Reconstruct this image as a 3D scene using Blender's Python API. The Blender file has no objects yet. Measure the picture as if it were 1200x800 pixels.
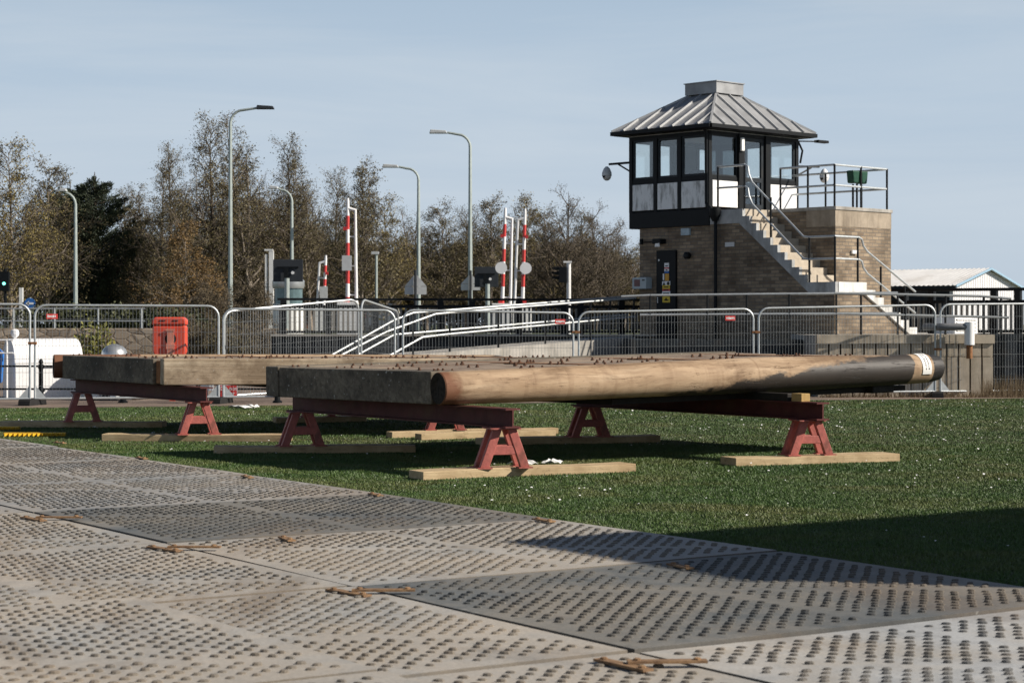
import bpy, math, random
import numpy as np
from mathutils import Vector, Matrix

# ------------------------------------------------------------------ camera, sky, sun, exposure
F = 2333.0      # focal length in photo pixels (photo 1200 px wide)
HC = 1.45       # camera height
scene = bpy.context.scene
COL = scene.collection

cam_d = bpy.data.cameras.new("camera")
cam = bpy.data.objects.new("camera", cam_d)
COL.objects.link(cam)
cam.location = (0, 0, HC)
cam.rotation_euler = (math.radians(90), 0, 0)
cam_d.sensor_width = 36.0
cam_d.lens = F / 1200 * 36
cam_d.shift_y = -20 / 1200
cam_d.clip_start = 0.1
cam_d.clip_end = 3000
cam_d.dof.use_dof = True
cam_d.dof.focus_distance = 23.0
cam_d.dof.aperture_fstop = 6.3
scene.camera = cam

SUN_EL = math.radians(33)
SUN_AZ = math.radians(103)      # clockwise from +Y
sun_dir = Vector((math.sin(SUN_AZ) * math.cos(SUN_EL), math.cos(SUN_AZ) * math.cos(SUN_EL), math.sin(SUN_EL)))
sl = bpy.data.lights.new("sun", 'SUN')
sl.energy = 5.0
sl.angle = math.radians(0.53)
sl.color = (1.0, 0.92, 0.81)
sun = bpy.data.objects.new("sun", sl)
COL.objects.link(sun)
sun.rotation_euler = (-sun_dir).to_track_quat('-Z', 'Y').to_euler()
sun.location = (30, -10, 30)

w = bpy.data.worlds.new("World")
scene.world = w
w.use_nodes = True
nt = w.node_tree
nt.nodes.clear()
wo = nt.nodes.new("ShaderNodeOutputWorld")
bg = nt.nodes.new("ShaderNodeBackground")
sky = nt.nodes.new("ShaderNodeTexSky")
sky.sky_type = 'NISHITA'
sky.sun_disc = False
sky.sun_elevation = SUN_EL
sky.sun_rotation = SUN_AZ
sky.air_density = 0.7
sky.dust_density = 0.5
sky.ozone_density = 1.2
# thin high cloud and horizon haze: a pale veil low in the sky, clear blue overhead
tc = nt.nodes.new("ShaderNodeTexCoord")
mp = nt.nodes.new("ShaderNodeMapping")
mp.inputs['Scale'].default_value = (1.6, 1.6, 16.0)
mp.inputs['Rotation'].default_value = (0.0, 0.10, 0.3)
nz = nt.nodes.new("ShaderNodeTexNoise")
nz.inputs['Scale'].default_value = 1.7
nz.inputs['Detail'].default_value = 7
nz.inputs['Roughness'].default_value = 0.58
nz.inputs['Distortion'].default_value = 0.5
rp = nt.nodes.new("ShaderNodeMapRange")
rp.inputs['From Min'].default_value = 0.35
rp.inputs['From Max'].default_value = 0.70
sx = nt.nodes.new("ShaderNodeSeparateXYZ")
el = nt.nodes.new("ShaderNodeMapRange")
el.interpolation_type = 'SMOOTHSTEP'
el.inputs['From Min'].default_value = 0.10
el.inputs['From Max'].default_value = 0.42
el.inputs['To Min'].default_value = 0.97
el.inputs['To Max'].default_value = 0.0
hz = nt.nodes.new("ShaderNodeMapRange")
hz.inputs['From Min'].default_value = 0.0
hz.inputs['From Max'].default_value = 0.17
veil = nt.nodes.new("ShaderNodeMix"); veil.data_type = 'RGBA'
veil.inputs['A'].default_value = (8.4, 9.7, 11.1, 1)     # near the horizon
veil.inputs['B'].default_value = (7.1, 9.0, 11.1, 1)     # higher up
wisp = nt.nodes.new("ShaderNodeMix"); wisp.data_type = 'RGBA'
wisp.inputs['B'].default_value = (9.5, 10.7, 11.9, 1)
wm = nt.nodes.new("ShaderNodeMath"); wm.operation = 'MULTIPLY'; wm.inputs[1].default_value = 0.8
mx = nt.nodes.new("ShaderNodeMix"); mx.data_type = 'RGBA'
nt.links.new(tc.outputs['Generated'], mp.inputs['Vector'])
nt.links.new(tc.outputs['Generated'], sx.inputs[0])
nt.links.new(mp.outputs[0], nz.inputs['Vector'])
nt.links.new(nz.outputs['Fac'], rp.inputs['Value'])
nt.links.new(sx.outputs[2], el.inputs['Value'])
nt.links.new(sx.outputs[2], hz.inputs['Value'])
nt.links.new(hz.outputs[0], veil.inputs['Factor'])
nt.links.new(rp.outputs[0], wm.inputs[0])
nt.links.new(wm.outputs[0], wisp.inputs['Factor'])
nt.links.new(veil.outputs['Result'], wisp.inputs['A'])
nt.links.new(el.outputs[0], mx.inputs['Factor'])
nt.links.new(sky.outputs[0], mx.inputs['A'])
nt.links.new(wisp.outputs['Result'], mx.inputs['B'])
nt.links.new(mx.outputs['Result'], bg.inputs['Color'])
bg.inputs['Strength'].default_value = 0.05
nt.links.new(bg.outputs[0], wo.inputs['Surface'])

scene.view_settings.view_transform = 'Standard'
scene.view_settings.look = 'None'
scene.view_settings.exposure = 0.35
scene.view_settings.gamma = 1.0

# ------------------------------------------------------------------ helpers
rnd = random.Random(7)


def P(px, py, Y):
    return Vector(((px - 600) * Y / F, Y, HC - (py - 380) * Y / F))


def G(px, py, z=0.0):
    Y = (HC - z) * F / (py - 380)
    return Vector(((px - 600) * Y / F, Y, z))


def XP(px, Y):
    return (px - 600) * Y / F


def ZP(py, Y):
    return HC - (py - 380) * Y / F


class MB:
    def __init__(self):
        self.v = []
        self.f = []
        self.m = []
        self.cur = 0

    def add(self, vs, fs):
        o = len(self.v)
        self.v.extend([tuple(p) for p in vs])
        for q in fs:
            self.f.append([i + o for i in q])
            self.m.append(self.cur)

    def box(self, x0, x1, y0, y1, z0, z1):
        self.add([(x0, y0, z0), (x1, y0, z0), (x1, y1, z0), (x0, y1, z0), (x0, y0, z1), (x1, y0, z1), (x1, y1, z1), (x0, y1, z1)],
                 [(0, 3, 2, 1), (4, 5, 6, 7), (0, 1, 5, 4), (1, 2, 6, 5), (2, 3, 7, 6), (3, 0, 4, 7)])
        return self

    def bar(self, a, b, wx, wz, up=(0, 0, 1)):
        """rectangular bar from a to b, width wx across, wz along up"""
        a = Vector(a); b = Vector(b)
        d = (b - a).normalized()
        upv = Vector(up)
        s = d.cross(upv)
        if s.length < 1e-4:
            s = d.cross(Vector((1, 0, 0)))
        s.normalize()
        t = s.cross(d).normalized()
        vs = []
        for p in (a, b):
            for (i, j) in ((-1, -1), (1, -1), (1, 1), (-1, 1)):
                vs.append(p + s * (i * wx / 2) + t * (j * wz / 2))
        self.add(vs, [(3, 2, 1, 0), (4, 5, 6, 7), (0, 1, 5, 4), (1, 2, 6, 5), (2, 3, 7, 6), (3, 0, 4, 7)])
        return self

    def tube(self, pts, r, n=8, cap=True):
        pts = [Vector(p) for p in pts]
        k = len(pts)
        rs = r if isinstance(r, (list, tuple)) else [r] * k
        vs = []
        for i, p in enumerate(pts):
            if i == 0:
                d = pts[1] - p
            elif i == k - 1:
                d = p - pts[i - 1]
            else:
                d = (pts[i + 1] - p).normalized() + (p - pts[i - 1]).normalized()
            d.normalize()
            ref = Vector((0, 0, 1)) if abs(d.z) < 0.95 else Vector((1, 0, 0))
            if i > 0 and abs(d.dot(s0)) < 0.98:
                s = (s0 - d * s0.dot(d)).normalized()
            else:
                s = d.cross(ref).normalized()
            s0 = s
            t = d.cross(s)
            for j in range(n):
                a = 2 * math.pi * j / n
                vs.append(p + (s * math.cos(a) + t * math.sin(a)) * rs[i])
        fs = []
        for i in range(k - 1):
            for j in range(n):
                j2 = (j + 1) % n
                fs.append((i * n + j, i * n + j2, (i + 1) * n + j2, (i + 1) * n + j))
        if cap:
            fs.append(tuple(range(n - 1, -1, -1)))
            fs.append(tuple((k - 1) * n + j for j in range(n)))
        self.add(vs, fs)
        return self

    def prism(self, poly, a, b, plane='xz'):
        """extrude a 2-D polygon between a and b along the remaining axis"""
        def mk(u, v, t):
            return {'xz': (u, t, v), 'yz': (t, u, v), 'xy': (u, v, t)}[plane]
        n = len(poly)
        vs = [mk(u, v, a) for u, v in poly] + [mk(u, v, b) for u, v in poly]
        area = sum(poly[i][0] * poly[(i + 1) % n][1] - poly[(i + 1) % n][0] * poly[i][1] for i in range(n))
        flip = (area > 0) ^ (plane == 'xz') ^ (b < a)
        f0 = list(range(n)); f1 = [n + i for i in range(n)]
        if flip:
            fs = [f0[::-1], f1] + [(i, (i + 1) % n, n + (i + 1) % n, n + i) for i in range(n)]
        else:
            fs = [f0, f1[::-1]] + [((i + 1) % n, i, n + i, n + (i + 1) % n) for i in range(n)]
        self.add(vs, fs)
        return self

    def lathe(self, prof, c=(0, 0, 0), n=20, axis='z'):
        vs = []
        for (r, h) in prof:
            for j in range(n):
                a = 2 * math.pi * j / n
                x, y = r * math.cos(a), r * math.sin(a)
                q = {'z': (x, y, h), 'x': (h, x, y), 'y': (y, h, x)}[axis]
                vs.append((c[0] + q[0], c[1] + q[1], c[2] + q[2]))
        k = len(prof)
        fs = []
        for i in range(k - 1):
            for j in range(n):
                j2 = (j + 1) % n
                fs.append((i * n + j, i * n + j2, (i + 1) * n + j2, (i + 1) * n + j))
        fs.append(tuple(range(n - 1, -1, -1)))
        fs.append(tuple((k - 1) * n + j for j in range(n)))
        self.add(vs, fs)
        return self

    def mesh(self, name, mats, smooth=False):
        me = bpy.data.meshes.new(name)
        me.from_pydata(self.v, [], self.f)
        if not isinstance(mats, (list, tuple)):
            mats = [mats]
        for m in mats:
            me.materials.append(m)
        if len(mats) > 1:
            me.polygons.foreach_set('material_index', self.m)
        if smooth:
            me.polygons.foreach_set('use_smooth', [True] * len(self.f))
            me.set_sharp_from_angle(angle=math.radians(38))
        me.update()
        return me

    def build(self, name, mats, parent=None, loc=None, rot=None, smooth=False, bevel=0, kind=None):
        o = bpy.data.objects.new(name, self.mesh(name, mats, smooth))
        COL.objects.link(o)
        if parent is not None:
            o.parent = parent
        if loc is not None:
            o.location = loc
        if rot is not None:
            o.rotation_euler = (0, 0, rot)
        if bevel:
            bv = o.modifiers.new("bevel", 'BEVEL')
            bv.width = bevel
            bv.segments = 2
            bv.limit_method = 'ANGLE'
        if kind:
            o['kind'] = kind
        return o


def tag(o, label, cat, group=None):
    o['label'] = label
    o['category'] = cat
    if group:
        o['group'] = group
    return o


def thing(name, label, cat, loc=(0, 0, 0), rz=0.0, group=None):
    o = bpy.data.objects.new(name, None)
    o.empty_display_size = 0.2
    COL.objects.link(o)
    o.location = loc
    o.rotation_euler = (0, 0, rz)
    return tag(o, label, cat, group)


def dup(root, loc, rz=None, label=None, scale=None):
    r = root.copy()
    COL.objects.link(r)
    r.location = loc
    if rz is not None:
        r.rotation_euler = (0, 0, rz)
    if scale is not None:
        r.scale = scale
    if label:
        r['label'] = label
    for ch in list(root.children):
        c = ch.copy()
        COL.objects.link(c)
        c.parent = r
        for g in list(ch.children):
            d = g.copy()
            COL.objects.link(d)
            d.parent = c
    return r


# ------------------------------------------------------------------ materials
def newmat(name):
    m = bpy.data.materials.new(name)
    m.use_nodes = True
    n = m.node_tree
    b = n.nodes['Principled BSDF']
    return m, n, b


def N(n, typ, **kw):
    x = n.nodes.new(typ)
    for k, v in kw.items():
        if k in x.inputs:
            x.inputs[k].default_value = v
        else:
            setattr(x, k, v)
    return x


def ramp(n, src, stops):
    r = n.nodes.new("ShaderNodeValToRGB")
    el = r.color_ramp.elements
    while len(el) < len(stops):
        el.new(0.5)
    for e, (p, c) in zip(el, stops):
        e.position = p
        e.color = (*c, 1) if len(c) == 3 else c
    n.links.new(src, r.inputs['Fac'])
    return r


def mix(n, fac, a, b, blend='MIX'):
    m = n.nodes.new("ShaderNodeMix")
    m.data_type = 'RGBA'
    m.blend_type = blend
    for key, val in (('Factor', fac), ('A', a), ('B', b)):
        if isinstance(val, (int, float)):
            m.inputs[key].default_value = val
        elif isinstance(val, tuple):
            m.inputs[key].default_value = (*val, 1) if len(val) == 3 else val
        else:
            n.links.new(val, m.inputs[key])
    return m.outputs['Result']


def noise(n, vec, scale, detail=4, rough=0.55, dist=0.0):
    x = N(n, "ShaderNodeTexNoise", Scale=scale, Detail=detail, Roughness=rough, Distortion=dist)
    if vec is not None:
        n.links.new(vec, x.inputs['Vector'])
    return x.outputs['Fac']


def objco(n, scale=(1, 1, 1)):
    t = n.nodes.new("ShaderNodeTexCoord")
    m = n.nodes.new("ShaderNodeMapping")
    m.inputs['Scale'].default_value = scale
    n.links.new(t.outputs['Object'], m.inputs['Vector'])
    return m.outputs['Vector']


def worldco(n, scale=(1, 1, 1)):
    t = n.nodes.new("ShaderNodeNewGeometry")
    m = n.nodes.new("ShaderNodeMapping")
    m.inputs['Scale'].default_value = scale
    n.links.new(t.outputs['Position'], m.inputs['Vector'])
    return m.outputs['Vector']


def bump(n, b, h, strength=0.3, dist=0.02):
    x = N(n, "ShaderNodeBump", Strength=strength, Distance=dist)
    n.links.new(h, x.inputs['Height'])
    n.links.new(x.outputs[0], b.inputs['Normal'])


def simple(name, col, rough=0.6, metal=0.0, var=0.25, scale=8.0, bmp=0.0, stretch=(1, 1, 1), dirt=None, dirt_amt=0.5):
    m, n, b = newmat(name)
    v = objco(n, stretch)
    f = noise(n, v, scale, 5)
    lo = tuple(c * (1 - var) for c in col)
    hi = tuple(min(1, c * (1 + var)) for c in col)
    c = ramp(n, f, [(0.3, lo), (0.7, hi)]).outputs[0]
    if dirt:
        f2 = noise(n, v, scale * 0.37, 6, 0.65)
        r2 = ramp(n, f2, [(0.48, (0, 0, 0)), (0.68, (dirt_amt,) * 3)])
        c = mix(n, r2.outputs[0], c, dirt)
    n.links.new(c, b.inputs['Base Color'])
    b.inputs['Roughness'].default_value = rough
    b.inputs['Metallic'].default_value = metal
    if max(col) < 0.11:
        b.inputs['Specular IOR Level'].default_value = 0.2
    if bmp:
        bump(n, b, noise(n, v, scale * 4, 4), bmp, 0.01)
    return m


def brick_mat(name, c1, c2, mortar, damp=True):
    m, n, b = newmat(name)
    t = n.nodes.new("ShaderNodeTexCoord")
    sp = n.nodes.new("ShaderNodeSeparateXYZ")
    n.links.new(t.outputs['Object'], sp.inputs[0])
    ad = N(n, "ShaderNodeMath", operation='ADD')
    n.links.new(sp.outputs[0], ad.inputs[0]); n.links.new(sp.outputs[1], ad.inputs[1])
    cb = n.nodes.new("ShaderNodeCombineXYZ")
    n.links.new(ad.outputs[0], cb.inputs[0]); n.links.new(sp.outputs[2], cb.inputs[1])
    br = n.nodes.new("ShaderNodeTexBrick")
    br.inputs['Scale'].default_value = 1.0
    br.inputs['Brick Width'].default_value = 0.225
    br.inputs['Row Height'].default_value = 0.078
    br.inputs['Mortar Size'].default_value = 0.009
    br.inputs['Mortar Smooth'].default_value = 0.2
    br.inputs['Bias'].default_value = 0.0
    br.inputs['Color1'].default_value = (*c1, 1)
    br.inputs['Color2'].default_value = (*c2, 1)
    br.inputs['Mortar'].default_value = (*mortar, 1)
    n.links.new(cb.outputs[0], br.inputs['Vector'])
    f = noise(n, t.outputs['Object'], 0.9, 6, 0.65)
    r = ramp(n, f, [(0.40, (1, 1, 1)), (0.66, (0.42, 0.41, 0.40))])
    c = mix(n, 1.0, br.outputs['Color'], r.outputs[0], 'MULTIPLY')
    n.links.new(c, b.inputs['Base Color'])
    b.inputs['Roughness'].default_value = 0.9
    inv = N(n, "ShaderNodeMath", operation='SUBTRACT')
    inv.inputs[0].default_value = 1.0
    n.links.new(br.outputs['Fac'], inv.inputs[1])
    bump(n, b, inv.outputs[0], 0.5, 0.012)
    return m


def glass_mat(name, tint=(0.75, 0.85, 0.86), refl=0.25):
    m, n, b = newmat(name)
    n.nodes.remove(b)
    out = n.nodes['Material Output']
    tr = n.nodes.new("ShaderNodeBsdfTransparent"); tr.inputs[0].default_value = (*tint, 1)
    gl = n.nodes.new("ShaderNodeBsdfGlossy"); gl.inputs['Roughness'].default_value = 0.03
    gl.inputs['Color'].default_value = (0.9, 0.95, 1, 1)
    lw = N(n, "ShaderNodeLayerWeight", Blend=0.25)
    ad = N(n, "ShaderNodeMath", operation='MULTIPLY_ADD'); ad.inputs[1].default_value = 0.3; ad.inputs[2].default_value = refl
    n.links.new(lw.outputs['Facing'], ad.inputs[0])
    ms = n.nodes.new("ShaderNodeMixShader")
    n.links.new(ad.outputs[0], ms.inputs[0]); n.links.new(tr.outputs[0], ms.inputs[1]); n.links.new(gl.outputs[0], ms.inputs[2])
    n.links.new(ms.outputs[0], out.inputs['Surface'])
    return m


def grass_ground():
    m, n, b = newmat("turf")
    v = worldco(n)
    f1 = noise(n, v, 0.35, 5, 0.6)
    f2 = noise(n, v, 9.0, 6, 0.7)
    c1 = ramp(n, f1, [(0.35, (0.045, 0.062, 0.018)), (0.65, (0.075, 0.085, 0.028))]).outputs[0]
    c2 = ramp(n, f2, [(0.3, (0.35, 0.35, 0.35)), (0.7, (1.15, 1.15, 1.1))]).outputs[0]
    c = mix(n, 1.0, c1, c2, 'MULTIPLY')
    n.links.new(c, b.inputs['Base Color'])
    b.inputs['Roughness'].default_value = 0.95
    bump(n, b, f2, 0.6, 0.05)
    return m


def blade_mat():
    m, n, b = newmat("grass_blades")
    v = worldco(n)
    f1 = noise(n, worldco(n, (0.7, 1.0, 1.0)), 0.75, 8, 0.68, 0.6)
    f2 = noise(n, v, 14.0, 3, 0.7)
    c1 = ramp(n, f1, [(0.32, (0.040, 0.100, 0.017)), (0.48, (0.066, 0.124, 0.024)), (0.66, (0.135, 0.150, 0.048))]).outputs[0]
    c2 = ramp(n, f2, [(0.25, (0.55, 0.6, 0.55)), (0.75, (1.3, 1.2, 1.1))]).outputs[0]
    c = mix(n, 1.0, c1, c2, 'MULTIPLY')
    n.links.new(c, b.inputs['Base Color'])
    b.inputs['Roughness'].default_value = 0.55
    return m


def mat_plastic(name, base, sand, sand_amt):
    m, n, b = newmat(name)
    v = worldco(n)
    f1 = noise(n, v, 0.8, 6, 0.65, 0.5)
    f2 = noise(n, v, 6.0, 6, 0.7)
    f3 = noise(n, v, 60.0, 3, 0.6)
    base_c = ramp(n, f2, [(0.3, tuple(c * 0.8 for c in base)), (0.7, tuple(c * 1.18 for c in base))]).outputs[0]
    ad = N(n, "ShaderNodeMath", operation='ADD')
    n.links.new(f1, ad.inputs[0])
    ml = N(n, "ShaderNodeMath", operation='MULTIPLY'); ml.inputs[1].default_value = 0.35
    n.links.new(f2, ml.inputs[0]); n.links.new(ml.outputs[0], ad.inputs[1])
    s = ramp(n, ad.outputs[0], [(0.58 - 0.2 * sand_amt, (0, 0, 0)), (0.86 - 0.2 * sand_amt, (0.85, 0.85, 0.85))])
    c = mix(n, s.outputs[0], base_c, sand)
    fm = noise(n, worldco(n, (1.0, 0.55, 1.0)), 0.55, 8, 0.68, 0.8)
    rm = ramp(n, fm, [(0.52, (0, 0, 0)), (0.66, (0.55,) * 3)])
    c = mix(n, rm.outputs[0], c, (0.155, 0.115, 0.078))
    fw = noise(n, worldco(n, (0.7, 0.45, 1.0)), 0.7, 6, 0.6, 0.3)
    rw = ramp(n, fw, [(0.35, (0.80, 0.81, 0.82)), (0.62, (1.08, 1.07, 1.06))])
    c = mix(n, 1.0, c, rw.outputs[0], 'MULTIPLY')
    fq = noise(n, worldco(n), 3.2, 7, 0.75, 1.0)
    rq = ramp(n, fq, [(0.66, (0, 0, 0)), (0.71, (0.5,) * 3)])
    c = mix(n, rq.outputs[0], c, (0.46, 0.44, 0.40))
    g = ramp(n, f3, [(0.3, (0.82, 0.82, 0.82)), (0.7, (1.08, 1.08, 1.08))])
    c = mix(n, 1.0, c, g.outputs[0], 'MULTIPLY')
    n.links.new(c, b.inputs['Base Color'])
    b.inputs['Roughness'].default_value = 0.62
    bump(n, b, f3, 0.15, 0.004)
    return m


def timber(name, a, bcol, speck=0.0, axis='x', dark=None):
    m, n, b = newmat(name)
    st = {'x': (0.35, 7, 7), 'y': (7, 0.35, 7)}[axis]
    v = objco(n, st)
    f = noise(n, v, 2.2, 8, 0.65, 0.6)
    c = ramp(n, f, [(0.28, a), (0.72, bcol)]).outputs[0]
    v2 = objco(n)
    if dark:
        f2 = noise(n, v2, 1.3, 6, 0.7)
        r2 = ramp(n, f2, [(0.44, (0, 0, 0)), (0.62, (0.85,) * 3)])
        c = mix(n, r2.outputs[0], c, dark)
        f4 = noise(n, objco(n, (2, 5, 5) if axis == 'x' else (5, 2, 5)), 4.0, 8, 0.75, 0.8)
        r4 = ramp(n, f4, [(0.30, (0.4, 0.36, 0.32)), (0.45, (1, 1, 1))])
        c = mix(n, 1.0, c, r4.outputs[0], 'MULTIPLY')
    if speck:
        f3 = noise(n, v2, 24.0, 3, 0.6)
        r3 = ramp(n, f3, [(0.66, (0, 0, 0)), (0.70, (speck,) * 3)])
        c = mix(n, r3.outputs[0], c, (0.42, 0.41, 0.37))
    n.links.new(c, b.inputs['Base Color'])
    b.inputs['Roughness'].default_value = 0.85
    bump(n, b, f, 0.5, 0.02)
    return m


def log_mat(name, LV):
    """weathered round post: tan sapwood, rusty end, tar stains towards the far end (local x along the log)"""
    m, n, b = newmat(name)
    v = objco(n)
    vs = objco(n, (0.5, 5, 5))
    f = noise(n, vs, 2.0, 8, 0.6, 0.5)
    vr = objco(n, (4.2, 0.8, 0.8))
    fr = noise(n, vr, 1.3, 5, 0.6, 0.7)
    c = ramp(n, f, [(0.25, (0.27, 0.18, 0.105)), (0.55, (0.40, 0.29, 0.19)), (0.8, (0.50, 0.39, 0.275))]).outputs[0]
    rr = ramp(n, fr, [(0.36, (0.62, 0.55, 0.5)), (0.5, (1.0, 1.0, 1.0))])
    c = mix(n, 0.5, c, rr.outputs[0], 'MULTIPLY')
    bl_ = ramp(n, noise(n, objco(n, (0.7, 2.2, 2.2)), 1.6, 8, 0.7, 0.8), [(0.36, (0.55, 0.49, 0.43)), (0.56, (1.05, 1.03, 1.0))])
    c = mix(n, 1.0, c, bl_.outputs[0], 'MULTIPLY')
    ck = ramp(n, noise(n, objco(n, (0.6, 7, 7)), 4.0, 8, 0.75, 1.4), [(0.34, (0.30, 0.23, 0.17)), (0.42, (1, 1, 1))])
    c = mix(n, 0.8, c, ck.outputs[0], 'MULTIPLY')
    sp = n.nodes.new("ShaderNodeSeparateXYZ")
    n.links.new(v, sp.inputs[0])
    nn = noise(n, objco(n, (1, 2, 2)), 2.4, 7, 0.65, 0.4)
    # noisy darkening towards the underside
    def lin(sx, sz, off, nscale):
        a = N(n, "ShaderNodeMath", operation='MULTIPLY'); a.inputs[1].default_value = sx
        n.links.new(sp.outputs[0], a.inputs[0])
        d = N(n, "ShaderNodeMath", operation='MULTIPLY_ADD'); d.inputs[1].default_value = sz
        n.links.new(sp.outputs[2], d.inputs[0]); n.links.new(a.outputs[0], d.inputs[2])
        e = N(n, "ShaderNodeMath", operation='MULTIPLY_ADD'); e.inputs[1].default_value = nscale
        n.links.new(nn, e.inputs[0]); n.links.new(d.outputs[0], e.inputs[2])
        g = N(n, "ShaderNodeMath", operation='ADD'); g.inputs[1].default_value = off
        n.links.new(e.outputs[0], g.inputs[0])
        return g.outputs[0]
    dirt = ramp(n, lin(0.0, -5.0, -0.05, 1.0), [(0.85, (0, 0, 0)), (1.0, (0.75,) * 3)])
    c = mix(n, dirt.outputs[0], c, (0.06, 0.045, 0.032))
    tar = ramp(n, lin(0.96, -8.0, -3.45 + (6.69 - LV) * 0.96 - 0.3, 2.2), [(0.0, (0, 0, 0)), (0.30, (0.95,) * 3)])
    # bare collar before the label
    col = ramp(n, lin(1.0, -0.15, -(LV - 0.48), 0.12), [(0.02, (1, 1, 1)), (0.03, (0.05, 0.05, 0.05))])
    cap = ramp(n, lin(1.0, -0.0, -(LV - 0.19), 0.03), [(0.02, (0, 0, 0)), (0.03, (1, 1, 1))])
    tf = mix(n, 1.0, tar.outputs[0], col.outputs[0], 'MULTIPLY')
    tf = mix(n, 1.0, tf, cap.outputs[0], 'ADD')
    c = mix(n, tf, c, (0.018, 0.016, 0.015))
    rust = ramp(n, lin(-1.0, 0.0, -0.06, 0.42), [(0.0, (0, 0, 0)), (0.12, (0.88,) * 3)])
    c = mix(n, rust.outputs[0], c, (0.15, 0.055, 0.024))
    n.links.new(c, b.inputs['Base Color'])
    rg = ramp(n, tf, [(0.0, (0.8,) * 3), (1.0, (0.58,) * 3)])
    n.links.new(rg.outputs[0], b.inputs['Roughness'])
    bump(n, b, ck.outputs[0], 0.5, 0.015)
    return m


def concrete(name, col, streak=True, scale=1.2):
    m, n, b = newmat(name)
    v = objco(n)
    f = noise(n, v, scale * 4, 7, 0.65)
    c = ramp(n, f, [(0.3, tuple(x * 0.78 for x in col)), (0.7, tuple(x * 1.15 for x in col))]).outputs[0]
    if streak:
        vs = objco(n, (1.0, 1.0, 0.18))
        f2 = noise(n, vs, scale * 2.2, 6, 0.65)
        r2 = ramp(n, f2, [(0.45, (1, 1, 1)), (0.7, (0.5, 0.48, 0.45))])
        c = mix(n, 0.9, c, r2.outputs[0], 'MULTIPLY')
    n.links.new(c, b.inputs['Base Color'])
    b.inputs['Roughness'].default_value = 0.9
    bump(n, b, f, 0.3, 0.01)
    return m


def leaf_mat(name, a, c2, tr=0.25):
    m, n, b = newmat(name)
    v = objco(n)
    f = noise(n, v, 1.1, 3, 0.6)
    f2 = noise(n, v, 9.0, 2, 0.6)
    md = N(n, "ShaderNodeMath", operation='MULTIPLY_ADD'); md.inputs[1].default_value = 0.5
    n.links.new(f2, md.inputs[0])
    mh = N(n, "ShaderNodeMath", operation='MULTIPLY'); mh.inputs[1].default_value = 0.5
    n.links.new(f, mh.inputs[0]); n.links.new(mh.outputs[0], md.inputs[2])
    c = ramp(n, md.outputs[0], [(0.36, a), (0.64, c2)]).outputs[0]
    n.links.new(c, b.inputs['Base Color'])
    b.inputs['Roughness'].default_value = 0.7
    return m


def rust_mat(name, a=(0.16, 0.06, 0.02), c2=(0.36, 0.17, 0.07)):
    m, n, b = newmat(name)
    v = objco(n)
    f = noise(n, v, 14, 6, 0.7)
    c = ramp(n, f, [(0.3, a), (0.7, c2)]).outputs[0]
    n.links.new(c, b.inputs['Base Color'])
    b.inputs['Roughness'].default_value = 0.85
    bump(n, b, f, 0.4, 0.01)
    return m


M = {}
M['turf'] = grass_ground()
M['blade'] = blade_mat()
M['mat_grey'] = mat_plastic("mat_grey_plastic", (0.125, 0.132, 0.13), (0.25, 0.225, 0.185), 0.2)
M['mat_pale'] = mat_plastic("mat_pale_plastic", (0.37, 0.37, 0.355), (0.42, 0.37, 0.305), 0.55)
M['mat_mid'] = mat_plastic("mat_mid_plastic", (0.29, 0.293, 0.288), (0.36, 0.325, 0.28), 0.35)
M['mat_white'] = mat_plastic("mat_white_plastic", (0.44, 0.445, 0.44), (0.42, 0.375, 0.31), 0.3)
M['mat_grey_stud'] = mat_plastic("mat_grey_stud", (0.062, 0.065, 0.064), (0.12, 0.105, 0.085), 0.2)
M['mat_pale_stud'] = mat_plastic("mat_pale_stud", (0.15, 0.142, 0.128), (0.20, 0.165, 0.125), 0.4)
M['mat_mid_stud'] = mat_plastic("mat_mid_stud", (0.118, 0.118, 0.114), (0.17, 0.145, 0.115), 0.3)
M['mat_white_stud'] = mat_plastic("mat_white_stud", (0.11, 0.11, 0.108), (0.18, 0.15, 0.115), 0.25)
M['rust'] = rust_mat("rusty_steel")
M['clip_rust'] = rust_mat("clip_rust", (0.11, 0.06, 0.032), (0.33, 0.20, 0.10))
M['bolt_rust'] = rust_mat("bolt_rust", (0.05, 0.024, 0.014), (0.16, 0.075, 0.038))
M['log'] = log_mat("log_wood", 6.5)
M['beam_shaded'] = timber("beam_weathered_shaded", (0.065, 0.052, 0.038), (0.26, 0.215, 0.155), 0.9, dark=(0.05, 0.04, 0.029))  # weathered timber, darker copy with the shade of the end beams in its colour
M['beam_sunlit'] = timber("beam_weathered_sunlit", (0.27, 0.20, 0.125), (0.56, 0.46, 0.335), 0.6, dark=(0.17, 0.12, 0.075))  # paler copy of the beam timber, sunlight put into the tone
M['deck'] = timber("deck_timber", (0.17, 0.125, 0.09), (0.36, 0.285, 0.215), 0.3, dark=(0.14, 0.095, 0.07))
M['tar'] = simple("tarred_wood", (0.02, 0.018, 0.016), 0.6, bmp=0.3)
M['hollow'] = simple("end_grain_shaded", (0.03, 0.024, 0.018), 0.9, var=0.5, scale=30)  # end face lies in shade, and that shade is put into the colour
M['plank'] = timber("new_plank", (0.40, 0.29, 0.155), (0.62, 0.485, 0.30), dark=(0.34, 0.24, 0.13))
M['packing'] = timber("packing_wood", (0.30, 0.19, 0.06), (0.46, 0.31, 0.12))
M['red'] = simple("red_oxide_paint", (0.36, 0.088, 0.066), 0.5, var=0.12, scale=5, dirt=(0.20, 0.05, 0.035), dirt_amt=0.5)
M['red'] = simple("red_oxide_paint", (0.43, 0.120, 0.098), 0.55, var=0.2, scale=13, bmp=0.25, dirt=(0.12, 0.052, 0.035), dirt_amt=0.85)
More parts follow.
